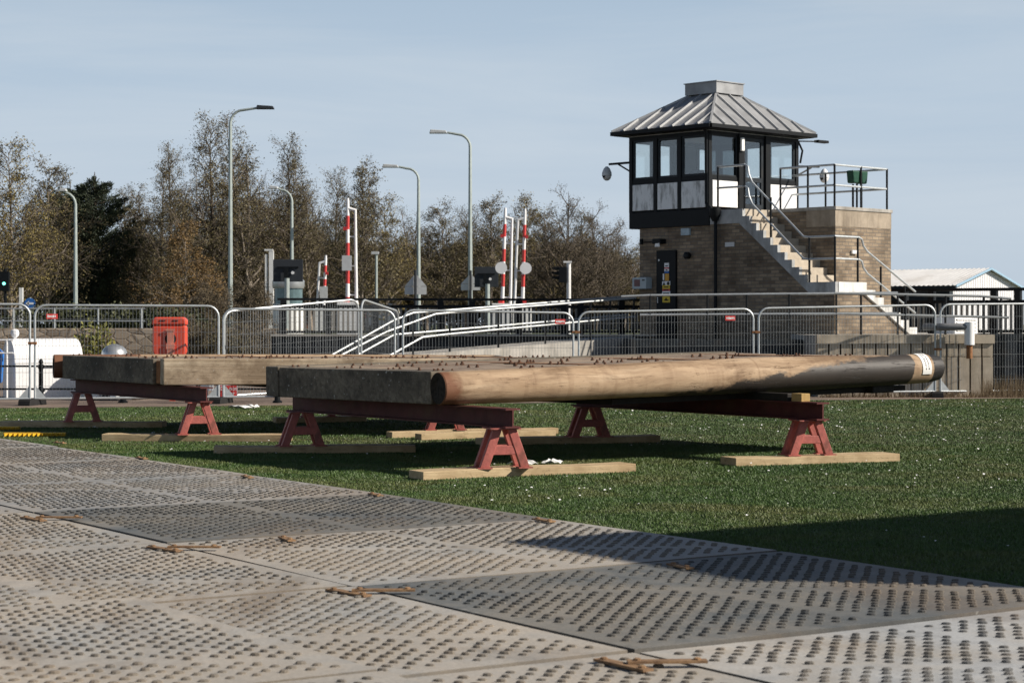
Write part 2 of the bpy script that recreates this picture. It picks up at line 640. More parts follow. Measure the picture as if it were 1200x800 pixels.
M['red_dk'] = simple("maroon_primer", (0.085, 0.024, 0.023), 0.6, var=0.25, scale=6, bmp=0.2, dirt=(0.10, 0.05, 0.032), dirt_amt=0.7)
M['galv'] = simple("galvanised_steel", (0.50, 0.53, 0.54), 0.42, 0.55, var=0.12, scale=12)
M['wire'] = simple("mesh_wire", (0.27, 0.29, 0.30), 0.5, 0.45, var=0.1)
M['black'] = simple("black_paint", (0.006, 0.0075, 0.009), 0.5, var=0.2)
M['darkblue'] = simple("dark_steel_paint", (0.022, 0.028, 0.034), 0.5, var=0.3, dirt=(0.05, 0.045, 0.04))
M['white'] = simple("white_paint", (0.78, 0.78, 0.76), 0.5, var=0.04, dirt=(0.5, 0.48, 0.43), dirt_amt=0.5)
M['whiter'] = simple("white_gloss", (0.82, 0.82, 0.82), 0.35, var=0.03)
M['panel_stain'] = simple("stained_panel", (0.78, 0.80, 0.80), 0.5, var=0.04, scale=7, stretch=(3.0, 3.0, 0.8), dirt=(0.12, 0.12, 0.11), dirt_amt=0.8)
M['brick'] = brick_mat("buff_brick", (0.37, 0.285, 0.195), (0.19, 0.14, 0.095), (0.17, 0.15, 0.125))
M['concrete'] = concrete("concrete", (0.40, 0.38, 0.345))
M['conc_white'] = concrete("painted_concrete", (0.72, 0.72, 0.70), True)
M['conc_wall'] = concrete("quay_concrete", (0.50, 0.43, 0.335))
M['step'] = concrete("step_concrete", (0.46, 0.40, 0.32), False)
M['lead'] = simple("lead_roof", (0.31, 0.315, 0.32), 0.5, 0.2, var=0.2, scale=2.5, dirt=(0.17, 0.17, 0.175), dirt_amt=0.7)
M['lead_seam'] = simple("roof_seam", (0.38, 0.385, 0.39), 0.48, 0.2, var=0.1)
M['glass'] = glass_mat("clear_glass", (0.95, 0.97, 0.965), 0.05)
M['glass_dk'] = glass_mat("tinted_glass", (0.36, 0.40, 0.41), 0.08)
M['interior'] = simple("dark_interior", (0.05, 0.05, 0.05), 0.8)
M['paving'] = simple("quay_paving", (0.17, 0.125, 0.095), 0.9, var=0.3, scale=1.5, bmp=0.3)
M['asphalt'] = simple("asphalt", (0.055, 0.055, 0.055), 0.9, var=0.25, scale=3)
m, n, b = newmat("rubble_stone")
vo = N(n, "ShaderNodeTexVoronoi", Scale=1.0)
vo.feature = 'F1'
n.links.new(worldco(n, (2.6, 2.6, 5.0)), vo.inputs['Vector'])
vd = N(n, "ShaderNodeTexVoronoi", Scale=1.0)
vd.feature = 'DISTANCE_TO_EDGE'
n.links.new(worldco(n, (2.6, 2.6, 5.0)), vd.inputs['Vector'])
hs = n.nodes.new("ShaderNodeSeparateColor")
n.links.new(vo.outputs['Color'], hs.inputs[0])
c_ = ramp(n, hs.outputs[0], [(0.1, (0.20, 0.155, 0.11)), (0.9, (0.40, 0.33, 0.25))])
e_ = ramp(n, vd.outputs['Distance'], [(0.0, (0.5, 0.47, 0.43)), (0.09, (1, 1, 1))])
n.links.new(mix(n, 1.0, c_.outputs[0], e_.outputs[0], 'MULTIPLY'), b.inputs['Base Color'])
b.inputs['Roughness'].default_value = 0.9
bump(n, b, e_.outputs[0], 0.6, 0.03)
M['stone'] = m
M['orange_red'] = simple("red_orange_plastic", (0.72, 0.085, 0.045), 0.4, var=0.06)
M['signred'] = simple("sign_red", (0.60, 0.055, 0.05), 0.45, var=0.05)
M['signblue'] = simple("sign_blue", (0.02, 0.13, 0.42), 0.45, var=0.05)
M['yellow'] = simple("sign_yellow", (0.70, 0.50, 0.03), 0.5, var=0.06)
M['rampyellow'] = simple("yellow_rubber", (0.66, 0.40, 0.02), 0.6, var=0.12)
M['ambers'] = simple("sign_amber", (0.65, 0.33, 0.03), 0.5, var=0.05)
M['signback'] = simple("sign_back_grey", (0.55, 0.56, 0.56), 0.5, 0.1, var=0.08)
M['darkgrey'] = simple("dark_grey_board", (0.038, 0.043, 0.05), 0.6, var=0.12)
M['lamp_pole'] = simple("lamp_pole_steel", (0.40, 0.45, 0.43), 0.5, 0.3, var=0.1)
M['greenbox'] = simple("green_plastic", (0.02, 0.07, 0.045), 0.45, var=0.1)
M['paper'] = simple("paper_label", (0.76, 0.76, 0.74), 0.8, var=0.04)
M['ink'] = simple("label_ink", (0.03, 0.03, 0.03), 0.8)
M['silver'] = simple("silver_metal", (0.55, 0.57, 0.58), 0.32, 0.7, var=0.08)
M['rubber'] = simple("black_rubber", (0.02, 0.02, 0.02), 0.8)
M['bark'] = simple("tree_bark", (0.10, 0.08, 0.06), 0.9, var=0.4, scale=6)
M['birchbark'] = simple("pale_bark", (0.22, 0.185, 0.15), 0.85, var=0.5, scale=9)
M['twig'] = simple("twig_bark", (0.115, 0.092, 0.07), 0.9, var=0.3, scale=3)
M['leaf_olive'] = leaf_mat("leaf_olive", (0.070, 0.060, 0.026), (0.165, 0.132, 0.052))
M['leaf_gold'] = leaf_mat("leaf_gold", (0.095, 0.078, 0.024), (0.25, 0.19, 0.05))
M['leaf_orange'] = leaf_mat("leaf_orange", (0.095, 0.058, 0.02), (0.23, 0.135, 0.04))
M['leaf_brown'] = leaf_mat("leaf_brown", (0.062, 0.048, 0.028), (0.145, 0.108, 0.055))
M['needle'] = leaf_mat("needle_green", (0.016, 0.026, 0.015), (0.050, 0.066, 0.032))
M['hedge'] = leaf_mat("hedge_green", (0.03, 0.038, 0.014), (0.075, 0.08, 0.028))
M['ivy'] = leaf_mat("yellow_green_leaf", (0.09, 0.10, 0.02), (0.27, 0.25, 0.05))
M['deadgrass'] = leaf_mat("dry_grass", (0.16, 0.11, 0.06), (0.33, 0.25, 0.15))
M['terracotta'] = brick_mat("red_brick", (0.30, 0.13, 0.075), (0.22, 0.095, 0.06), (0.25, 0.2, 0.16))
M['cladding'] = simple("white_cladding", (0.70, 0.70, 0.71), 0.45, var=0.04)
M['roofsheet'] = simple("pale_roof_sheet", (0.74, 0.73, 0.71), 0.6, var=0.08, scale=1.2, dirt=(0.42, 0.38, 0.32), dirt_amt=0.6)
M['bluetrim'] = simple("blue_trim", (0.30, 0.45, 0.58), 0.5, var=0.05)
M['redlamp'] = simple("red_lamp_lens", (0.55, 0.03, 0.03), 0.3)
M['tarp'] = simple("blue_tarpaulin", (0.03, 0.17, 0.52), 0.5, var=0.15)

m, n, b = newmat("green_signal")
b.inputs['Emission Color'].default_value = (0.1, 1.0, 0.75, 1)
b.inputs['Emission Strength'].default_value = 2.0
M['sig_green'] = m
m, n, b = newmat("bulkhead_lens")
b.inputs['Base Color'].default_value = (0.85, 0.85, 0.83, 1)
M['lens'] = m
m, n, b = newmat("daisy_white")
b.inputs['Base Color'].default_value = (0.85, 0.85, 0.83, 1)
b.inputs['Roughness'].default_value = 0.7
M['daisy'] = m

# ------------------------------------------------------------------ ground and setting
U2 = Vector((0.545, -0.838))      # mat axis towards the camera
V2 = Vector((0.838, 0.545))       # mat axis across
EDGE_V = 8.15                     # the mats end at this V coordinate


def uv_xy(u, v):
    # U,V are orthonormal: point = u*U + v*V
    return Vector((U2.x * u + V2.x * v, U2.y * u + V2.y * v))


g = MB()
g.add([(-900, -40, 0), (900, -40, 0), (900, 1800, 0), (-900, 1800, 0)], [(0, 1, 2, 3)])
g.build("ground", M['turf'], kind='structure')


def pave_y(x):
    return 36.6 + 0.245 * x


g = MB()
g.add([(-60, pave_y(-60) + 13, 0.004), (-10, pave_y(-10), 0.004), (11, pave_y(11), 0.004), (60, pave_y(11), 0.004), (60, 58, 0.004), (-60, 62, 0.004)], [(0, 1, 2, 3, 4, 5)])
g.build("quay_paving", M['paving'], kind='structure')

# grass blades and daisies
rs = np.random.RandomState(3)


def grass_points(n_try, y0, y1):
    y = np.sqrt(rs.uniform(y0 * y0, y1 * y1, n_try))
    x = rs.uniform(-0.30, 0.36, n_try) * y
    vv = V2.x * x + V2.y * y
    keep = (vv > EDGE_V + 0.02) & (y < 36.4 + 0.245 * x)
    return x[keep], y[keep]


bx, by = [], []
for (a, c, cnt) in ((10, 17, 380000), (17, 24, 390000), (24, 40, 430000)):
    x, y = grass_points(cnt, a, c)
    bx.append(x); by.append(y)
bx = np.concatenate(bx); by = np.concatenate(by)
nb = len(bx)
clump = 0.5 + 0.5 * np.sin(bx * 3.1 + 1.3 * np.sin(by * 2.3)) * np.sin(by * 2.7 + 1.7 * np.sin(bx * 1.9))
hgt = rs.uniform(0.009, 0.024, nb) * (0.75 + 0.6 * clump)
wid = rs.uniform(0.002, 0.0042, nb) * (0.7 + by / 26)
ang = rs.uniform(0, math.pi, nb)
lean = rs.normal(0, 0.45, (nb, 2)) * hgt[:, None]
vs = np.zeros((nb, 3, 3), dtype=np.float32)
vs[:, 0, 0] = bx - np.cos(ang) * wid; vs[:, 0, 1] = by - np.sin(ang) * wid; vs[:, 0, 2] = 0.0
vs[:, 1, 0] = bx + np.cos(ang) * wid; vs[:, 1, 1] = by + np.sin(ang) * wid; vs[:, 1, 2] = 0.0
vs[:, 2, 0] = bx + lean[:, 0]; vs[:, 2, 1] = by + lean[:, 1]; vs[:, 2, 2] = hgt


def tri_mesh(name, varr, mat, per=3):
    k = varr.shape[0]
    me = bpy.data.meshes.new(name)
    me.vertices.add(k * per)
    me.vertices.foreach_set('co', varr.astype(np.float32).ravel())
    me.loops.add(k * per)
    me.loops.foreach_set('vertex_index', np.arange(k * per, dtype=np.int32))
    me.polygons.add(k)
    me.polygons.foreach_set('loop_start', np.arange(0, k * per, per, dtype=np.int32))
    me.polygons.foreach_set('loop_total', np.full(k, per, dtype=np.int32))
    me.materials.append(mat)
    me.update(calc_edges=True)
    return me


def link(name, me, parent=None, kind=None):
    o = bpy.data.objects.new(name, me)
    COL.objects.link(o)
    if parent is not None:
        o.parent = parent
    if kind:
        o['kind'] = kind
    return o


o = link("grass", tri_mesh("grass", vs, M['blade']), kind='stuff')
tag(o, "short sunlit green lawn grass between the mats and the wire fence", "grass")

x, y = grass_points(1500, 12, 38)
den = np.sin(x * 0.9 + 0.8) * np.sin(y * 0.8 + 0.5 * x) + rs.uniform(-0.7, 0.9, len(x))
k = den > 0.25
x, y = x[k], y[k]
dn = len(x)
r = rs.uniform(0.005, 0.011, dn) * (0.85 + y / 60)
z = rs.uniform(0.025, 0.04, dn)
q = np.zeros((dn, 6, 3), dtype=np.float32)
for j in range(6):
    a = math.pi * j / 3
    q[:, j, 0] = x + r * math.cos(a)
    q[:, j, 1] = y + r * math.sin(a) * 0.8
    q[:, j, 2] = z + r * math.sin(a) * rs.uniform(-0.2, 0.75, dn)
    
o = link("daisies", tri_mesh("daisies", q, M['daisy'], 6), kind='stuff')
tag(o, "tiny white daisies scattered over the lawn", "daisies")


# ------------------------------------------------------------------ trackway mats
def mat_mesh(name, mat, seed, LV=2.99, LU=2.50):
    r = random.Random(seed)
    b = MB()
    T = 0.036
    # gently warped plate: grid top
    nu, nv = 6, 7
    ph = [r.uniform(0, 6) for _ in range(4)]

    def warp(u, v):
        return 0.0035 * math.sin(u * 1.3 + ph[0]) * math.sin(v * 1.1 + ph[1]) + 0.002 * math.sin(v * 2.2 + ph[2])
    vs = []; fs = []
    for i in range(nu + 1):
        for j in range(nv + 1):
            u = -LU / 2 + LU * i / nu; v = -LV / 2 + LV * j / nv
            vs.append((u, v, T + warp(u, v)))
    for i in range(nu):
        for j in range(nv):
            a = i * (nv + 1) + j
            fs.append((a, a + nv + 1, a + nv + 2, a + 1))
    b.add(vs, fs)
    # skirt
    ring = [(i, 0) for i in range(nu + 1)] + [(nu, j) for j in range(1, nv + 1)] + [(i, nv) for i in range(nu - 1, -1, -1)] + [(0, j) for j in range(nv - 1, 0, -1)]
    top = [vs[i * (nv + 1) + j] for i, j in ring]
    bot = [(p[0] * 1.003, p[1] * 1.003, -0.02) for p in top]
    k = len(ring)
    b.cur = 1
    b.add(top + bot, [(i, k + i, k + (i + 1) % k, (i + 1) % k) for i in range(k)])
    # tread studs
    hw, hl, hh = 0.012, 0.023, 0.013
    b.cur = 1
    NS_ = 8
    ring = [(math.cos(2 * math.pi * k / NS_), math.sin(2 * math.pi * k / NS_)) for k in range(NS_)]
    ju = int(LU / 0.070); jv = int(LV / 0.112)
    for i in range(ju):
        u = -LU / 2 + 0.06 + i * (LU - 0.12) / (ju - 1)
        for j in range(jv):
            v = -LV / 2 + 0.07 + (j + ((i * 0.382) % 1.0)) * (LV - 0.14) / (jv - 1)
            uu = u + r.uniform(-0.005, 0.005)
            v += r.uniform(-0.006, 0.006)
            if LV / 2 - abs(v) < 0.10 or LU / 2 - abs(uu) < 0.085:
                continue
            if abs(v - 0.02) < 0.055 or abs(uu - 0.62 * v - 0.1) < 0.06:
                continue
            if r.random() < 0.02:
                continue
            z0 = T + warp(uu, v) - 0.002
            h = hh * r.uniform(0.75, 1.15)
            sl_ = hl * r.uniform(0.85, 1.12)
            a = -0.576 + (0.25 if uu > 0.62 * v + 0.1 else -0.15)
            ca, sa = math.cos(a), math.sin(a)
            vs = []
            for (sc_, zz_) in ((1.0, z0), (0.92, z0 + h * 0.72), (0.62, z0 + h)):
                for (cx_, sx_) in ring:
                    p, q = hw * sc_ * cx_, sl_ * sc_ * sx_
                    vs.append((uu + p * ca - q * sa, v + p * sa + q * ca, zz_))
            fs = [(l * NS_ + k, l * NS_ + (k + 1) % NS_, (l + 1) * NS_ + (k + 1) % NS_, (l + 1) * NS_ + k) for l in (0, 1) for k in range(NS_)]
            fs.append(tuple(2 * NS_ + k for k in range(NS_)))
            b.add(vs, fs)
    return b.mesh(name, mat)


MAT_GROUP = "trackway mats laid over the ground"
rz_mat = math.atan2(U2.y, U2.x)
mat_list = [
    # (u_centre, v_centre, material, z, label)
    (-23.4, 6.65, 'mat_mid', 0.0, "grey studded ground mat at the far left beside the yellow strips"),
    (-20.85, 6.65, 'mat_mid', 0.0, "grey studded ground mat by the grass, left of the planks' near ends"),
    (-18.35, 6.65, 'mat_mid', 0.0, "grey studded ground mat by the grass, nearest the half-lit plank end"),
    (-15.8, 6.65, 'mat_mid', 0.0, "grey studded ground mat by the grass, just behind the dark mat left of centre"),
    (-13.27, 6.65, 'mat_grey', 0.0, "dark grey studded ground mat left of centre, its far corner on the grass"),
    (-10.75, 6.65, 'mat_pale', 0.0, "pale sandy studded ground mat crossed by the pointed tip of the big shadow"),
    (-8.2, 6.65, 'mat_grey', 0.001, "dark grey studded ground mat at right, partly under the big shadow"),
    (-5.66, 6.65, 'mat_white', 0.0, "whitish grey studded ground mat in the bottom right corner"),
    (-18.35, 3.62, 'mat_mid', 0.0, "grey studded ground mat at the left edge, second row from the grass"),
    (-15.8, 3.62, 'mat_mid', 0.0, "grey studded ground mat just behind the leftmost double connector"),
    (-13.27, 3.62, 'mat_pale', 0.0, "pale studded ground mat between the two leftmost double connectors"),
    (-10.75, 3.62, 'mat_pale', 0.002, "pale sandy studded ground mat left of centre between two double connectors"),
    (-8.2, 3.62, 'mat_pale', 0.0, "pale studded ground mat at bottom centre, partly covered by a lapped mat"),
    (-5.66, 3.62, 'mat_pale', 0.0, "pale studded ground mat along the bottom edge, left of the nearest connector"),
    (-13.27, 0.6, 'mat_pale', 0.0, "pale studded ground mat at the left edge, third row from the grass"),
    (-10.75, 0.6, 'mat_mid', 0.002, "bluish grey studded ground mat at the left edge, halfway down the foreground"),
    (-8.2, 2.38, 'mat_pale', 0.040, "pale studded ground mat in the bottom left corner lapped over its neighbour"),
    (-5.66, 2.38, 'mat_pale', 0.038, "pale lapped ground mat cut off by the bottom edge of the picture"),
]
mat_cache = {}
for idx, (u, v, mm, z, lab) in enumerate(mat_list):
    key = (mm, idx % 2)
    if key not in mat_cache:
        mat_cache[key] = mat_mesh("ground_mat", [M[mm], M[mm + '_stud']], 10 + idx)
    o = link("ground_mat", mat_cache[key])
    p = uv_xy(u, v)
    rr = random.Random(idx + 50)
    o.location = (p.x, p.y, z + rr.uniform(0, 0.004))
    o.rotation_euler = (rr.uniform(-0.002, 0.002), rr.uniform(-0.002, 0.002), rz_mat + rr.uniform(-0.006, 0.006) + (math.pi if idx % 3 == 0 else 0))
    tag(o, lab, "ground mat", MAT_GROUP)


# ------------------------------------------------------------------ rusty mat connectors
def clip_single(L=0.30):
    b = MB()
    b.box(-L / 2, L / 2, -0.027, 0.027, 0.0, 0.011)
    for sx in (-1, 1):
        b.lathe([(0.016, 0.011), (0.016, 0.018), (0.010, 0.021)], (sx * (L / 2 - 0.04), 0, 0), 8)
    return b


CG = "rusty steel mat connectors"
clips = [
    (50, 608, 2, "rusty double bar mat connector nearest the left edge of the mats"),
    (205, 643, 2, "rusty double bar mat connector at the left corner of the dark mat"),
    (422, 694, 2, "rusty double bar mat connector near bottom centre, at the corner of the shadow-side dark mat"),
    (746, 778, 2, "rusty double bar mat connector at the bottom edge, nearest of all"),
    (336, 632, 1, "short rusty mat connector on the front seam of the dark mat left of centre"),
    (637, 610, 1, "rusty mat connector at the grass edge just left of the pointed shadow tip"),
    (440, 580, 1, "rusty mat connector at the grass edge left of the nearest plank"),
    (290, 559, 1, "rusty mat connector at the grass edge below the front left trestle"),
    (166, 537, 1, "small rusty mat connector at the grass edge left of the dark plank end"),
    (70, 519, 1, "small rusty mat connector at the grass edge beside the yellow strips"),
    (797, 664, 1, "rusty mat connector lying in the big shadow"),
]
clip_me = None
for (px, py, kind, lab) in clips:
    p = G(px, py, 0.045)
    if kind == 1:
        if clip_me is None:
            clip_me = clip_single(0.24).mesh("mat_connector", M['clip_rust'])
        o = link("mat_connector", clip_me)
        o.location = p
        o.rotation_euler = (0, 0, rz_mat + rnd.uniform(-0.2, 0.2))
        tag(o, lab, "mat connector", CG)
    else:
        t = thing("mat_connector", lab, "mat connector", p, rz_mat, CG)
        for s, (dx, dy, a) in enumerate(((0.0, -0.07, 0.15), (0.09, 0.09, 1.05))):
            c = clip_single(0.33).build("connector_bar", M['clip_rust'], t, (dx, dy, 0.012 * s))
            c.rotation_euler = (0, 0, a + rnd.uniform(-0.12, 0.12))


# ------------------------------------------------------------------ lock gate leaves lying on trestles
def gate(name, label, A, B, C, zA, rise, log_side, seed):
    """A corner nearest us, B other end of the end beam, C far end of the near long side."""
    v = Vector((C[0] - A[0], C[1] - A[1], 0)); LV = v.length; v.normalize()
    u = Vector((B[0] - A[0], B[1] - A[1], 0)); LU = u.length; u.normalize()
    rz = math.atan2(v.y, v.x)
    t = thing(name, label, "lock gate leaf", (A[0], A[1], zA), rz)
    t.rotation_euler = (0, -math.atan2(rise, LV), rz)
    # local frame: x along v, y across; u is not square to v
    ux = u.dot(v)
    uy = math.sqrt(1 - ux * ux)
    r = random.Random(seed)
    H = 0.33

    def pt(s, tt, z=0.0):
        return Vector((s + ux * tt, uy * tt, z))
    # long posts along v
    def rounded_log(tt, rad0, rad1, rad2):
        b = MB()
        nseg, nn = 44, 28
        vs = []
        for i in range(nseg + 1):
            s = -0.06 + (LV + 0.06) * i / nseg
            f = i / nseg
            rad = rad0 + (rad1 - rad0) * min(1, f / 0.62) if f < 0.62 else rad1 + (rad2 - rad1) * (f - 0.62) / 0.38
            if i == nseg:
                rad *= 0.86
            if i == nseg - 1 :
                rad *= 0.99
            c = pt(s, tt, rad0)
            for j in range(nn):
                a = 2 * math.pi * j / nn
                wob = 1 + 0.011 * math.sin(3 * a + s * 1.1) + 0.005 * math.sin(s * 5.0 + a) - 0.020 * math.exp(-((s - 5.75) / 0.22) ** 2) * (0.6 + 0.4 * math.sin(5 * a)) + 0.012 * math.sin(s * 0.9 + 1.0)
                vs.append((c.x, c.y + math.cos(a) * rad * wob, c.z + math.sin(a) * rad * wob))
        fs = []
        for i in range(nseg):
            for j in range(nn):
                j2 = (j + 1) % nn
                fs.append((i * nn + j, (i + 1) * nn + j, (i + 1) * nn + j2, i * nn + j2))
        fs.append(tuple(nseg * nn + j for j in range(nn)))
        b.add(vs, fs)
        # near end: rim, then end face with its shade put in as dark colour
        b2 = MB()
        o0 = [vs[j] for j in range(nn)]
        c0 = pt(-0.06, tt, rad0)
        inn = [(c0.x - 0.012, c0.y + (p[1] - c0.y) * 0.955, c0.z + (p[2] - c0.z) * 0.955) for p in o0]
        dee = [(c0.x - 0.004 + 0.02 * math.sin(7 * p[1] + 3 * p[2]) ** 2, c0.y + (p[1] - c0.y) * 0.6, c0.z + (p[2] - c0.z) * 0.6) for p in inn]
        b.add(o0 + inn, [(j, (j + 1) % nn, nn + (j + 1) % nn, nn + j) for j in range(nn)])
        b2.add(inn + dee, [(j, (j + 1) % nn, nn + (j + 1) % nn, nn + j) for j in range(nn)] + [tuple(nn + j for j in range(nn))])
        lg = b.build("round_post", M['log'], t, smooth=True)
        b2.build("end_grain", M['hollow'], lg)
        return lg
    log_t = 0.0 if log_side == 'near' else LU
    R0, R1, R2 = (0.160, 0.195, 0.163) if log_side == 'near' else (0.165, 0.17, 0.16)
    lg = rounded_log(log_t, R0, R1, R2)
    sq_t = LU if log_side == 'near' else 0.0
    b = MB()
    a0 = pt(-0.03, sq_t); a1 = pt(LV * 0.97, sq_t)
    b.box(a0.x, a1.x, a0.y - 0.16, a0.y + 0.16, 0.0, H)
    b.build("square_post", M['beam_sunlit'] if log_side != 'near' else M['beam_shaded'], t, bevel=0.015)
    # end beam along u at s=0 and at the far end, and cross members
    def cross(s, z0, z1, wd, mat, nm, t0=0.16, t1=None):
        t1 = LU - 0.16 if t1 is None else t1
        p0, p1 = pt(s, t0), pt(s, t1)
        bb = MB()
        bb.bar((p0.x, p0.y, (z0 + z1) / 2), (p1.x, p1.y, (z0 + z1) / 2), wd, z1 - z0)
        return bb.build(nm, mat, t, bevel=0.012)
    if log_side == 'near':
        cross(0.10, 0.0, H - 0.008, 0.30, M['beam_shaded'], "end_beam", 0.165, LU - 0.17)
    else:
        cross(0.12, 0.0, H - 0.008, 0.30, M['beam_shaded'], "end_beam", 0.30, LU - 0.2)
        bb = MB()
        p0, p1 = pt(0.13, 0.165), pt(0.13, 0.295)
        bb.bar((p0.x, p0.y, 0.155), (p1.x, p1.y, 0.155), 0.24, 0.29)
        bb.build("end_block", M['rust'], t, bevel=0.01)
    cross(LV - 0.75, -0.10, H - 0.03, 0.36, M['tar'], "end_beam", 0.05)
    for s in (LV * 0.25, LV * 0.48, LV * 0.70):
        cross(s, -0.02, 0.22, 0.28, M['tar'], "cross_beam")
    # decking planks along v
    b = MB()
    npl = 11
    for i in range(npl):
        tt0 = 0.17 + (LU - 0.34) * i / npl
        tt1 = 0.17 + (LU - 0.34) * (i + 1) / npl - 0.012
        zt = H - 0.022 + r.uniform(-0.012, 0.008)
        s0 = 0.0 + r.uniform(0.24, 0.27); s1 = LV - 0.3 - r.uniform(0, 0.12)
        pts = [pt(s0, tt0), pt(s1, tt0), pt(s1, tt1), pt(s0, tt1)]
        vs = [(p.x, p.y, 0.20) for p in pts] + [(p.x, p.y, zt) for p in pts]
        b.add(vs, [(3, 2, 1, 0), (4, 5, 6, 7), (0, 1, 5, 4), (1, 2, 6, 5), (2, 3, 7, 6), (3, 0, 4, 7)])
    b.build("planking", M['deck'], t)
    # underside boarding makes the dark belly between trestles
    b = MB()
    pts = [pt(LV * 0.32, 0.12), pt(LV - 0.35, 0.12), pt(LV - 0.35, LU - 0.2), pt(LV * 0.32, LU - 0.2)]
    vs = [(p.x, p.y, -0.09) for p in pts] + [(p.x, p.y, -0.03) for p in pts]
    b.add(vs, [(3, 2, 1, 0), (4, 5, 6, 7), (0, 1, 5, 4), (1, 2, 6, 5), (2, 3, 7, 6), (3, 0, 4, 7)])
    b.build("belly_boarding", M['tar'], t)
    # iron straps
    for s in (LV * 0.36, LV * 0.62, LV * 0.86):
        cross(s, H - 0.03, H - 0.012, 0.09, M['rust'], "iron_strap", 0.2, LU - 0.1)
    # bolts in clusters
    bm = MB()
    bm.lathe([(0.022, 0.0), (0.022, 0.014), (0.013, 0.016), (0.013, 0.032), (0.008, 0.036)], (0, 0, 0), 7)
    bme = bm.mesh("bolt", M['bolt_rust'])
    spots = []
    for tt in (0.26, 1.15, 2.05, LU - 0.2):
        s = 0.12
        while s < LV - 0.5 and len(spots) < 96:
            k = r.choice((2, 3, 4, 5))
            for q in range(k):
                spots.append((s + q * r.uniform(0.075, 0.10), tt + r.uniform(-0.05, 0.05)))
            s += k * 0.09 + r.uniform(0.15, 0.75)
    # along the end beam
    for q in range(9):
        if len(spots) < 99:
            spots.append((r.uniform(0.03, 0.16), 0.3 + (LU - 0.6) * q / 8))
    for (s, tt) in spots[:99]:
        o = link("bolt", bme, t)
        p = pt(s, tt, H - 0.018)
        o.location = p
        sc = r.uniform(0.7, 1.15)
        o.scale = (sc, sc, sc)
        o.rotation_euler = (r.uniform(-.1, .1), r.uniform(-.1, .1), r.uniform(0, 3))
    # paper label near the far end of the log
    if log_side == 'near':
        b = MB(); ink = MB()
        s0, s1 = LV - 0.36, LV - 0.225
        nn = 12
        rad = R1 + (R2 - R1) * 0.9

        def lp(s, f, off):
            a = math.radians(-152 + 118 * f) if False else math.radians(82 + 118 * f)
            c = pt(s + 0.0, 0.0, R0)
            return (c.x, c.y + math.cos(a) * (rad + off), c.z + math.sin(a) * (rad + off))
        vs = []
        for i in range(nn + 1):
            vs.append(lp(s0, i / nn, 0.008)); vs.append(lp(s1, i / nn, 0.008))
        b.add(vs, [(2 * i, 2 * i + 1, 2 * i + 3, 2 * i + 2) for i in range(nn)])
        lb = b.build("paper_label", M['paper'], lg, smooth=True)
        for col in (0.32, 0.62):
            for i in range(11):
                f0 = 0.14 + 0.066 * i; f1 = f0 + r.uniform(0.025, 0.05)
                sa = s0 + (s1 - s0) * col; sb = sa + (s1 - s0) * r.uniform(0.06, 0.13)
                q = [lp(sa, f0, 0.0095), lp(sb, f0, 0.0095), lp(sb, f1, 0.0095), lp(sa, f1, 0.0095)]
                ink.add(q, [(0, 1, 2, 3)])
        ink.build("label_print", M['ink'], lg)
        # torn tarred patch
    return t, pt


A1 = (-0.66, 19.5); B1 = (-2.62, 21.95); C1 = (4.88, 22.9)
g1, pt1 = gate("lock_gate_leaf", "nearer timber lock gate leaf on trestles, with round tan log side and white paper label",
               A1, B1, C1, 0.665, 0.125, 'near', 5)
A2 = (-4.38, 25.05); B2 = (-6.40, 28.1); C2 = (1.9, 26.95)
g2, pt2 = gate("lock_gate_leaf", "farther timber lock gate leaf on trestles at left, with squared pale near beam",
               A2, B2, C2, 0.69, -0.03, 'far', 9)


# ------------------------------------------------------------------ steel beams, trestles, planks, packing
def ibeam(label, p0, p1, ztop, h=0.185, ext=0.3):
    a = Vector((p0[0], p0[1], 0)); c = Vector((p1[0], p1[1], 0))
    d = c - a; L = d.length + 2 * ext; d.normalize()
    mid = (a + c) / 2
    b = MB()
    x0, x1 = -L / 2, L / 2
    w2 = 0.085
    b.box(x0, x1, -w2, w2, h - 0.016, h)
    b.box(x0, x1, -w2, w2, 0.0, 0.016)
    b.box(x0 + 0.001, x1 - 0.001, -0.008, 0.008, 0.0162, h - 0.0162)
    o = b.build("steel_beam", M['red_dk'], None, (mid.x, mid.y, ztop - h), math.atan2(d.y, d.x))
    return tag(o, label, "steel beam", "dark red steel beams carrying the gate leaves")


T1L = (-2.37, 22.4); T1R = (-0.10, 18.98)
T2L = (0.93, 24.2); T2R = (3.09, 20.85)
T3L = (-6.04, 28.0); T3R = (-3.90, 24.75)
T4L = (-2.87, 29.5); T4R = (-0.87, 25.8)
ZT = 0.655
ibeam("dark maroon steel beam under the near gate's shaded end beam", T1L, T1R, ZT, ext=0.2)
ibeam("dark maroon steel beam under the tarred right half of the near gate", T2L, T2R, ZT - 0.015, ext=0.25)
ibeam("dark maroon steel beam under the end of the far left gate", T3L, T3R, ZT + 0.02, ext=0.25)
ibeam("dark maroon steel beam hidden mostly behind the near gate, under the far gate", T4L, T4R, ZT, ext=0.2)

ZL = 0.085       # plank thickness


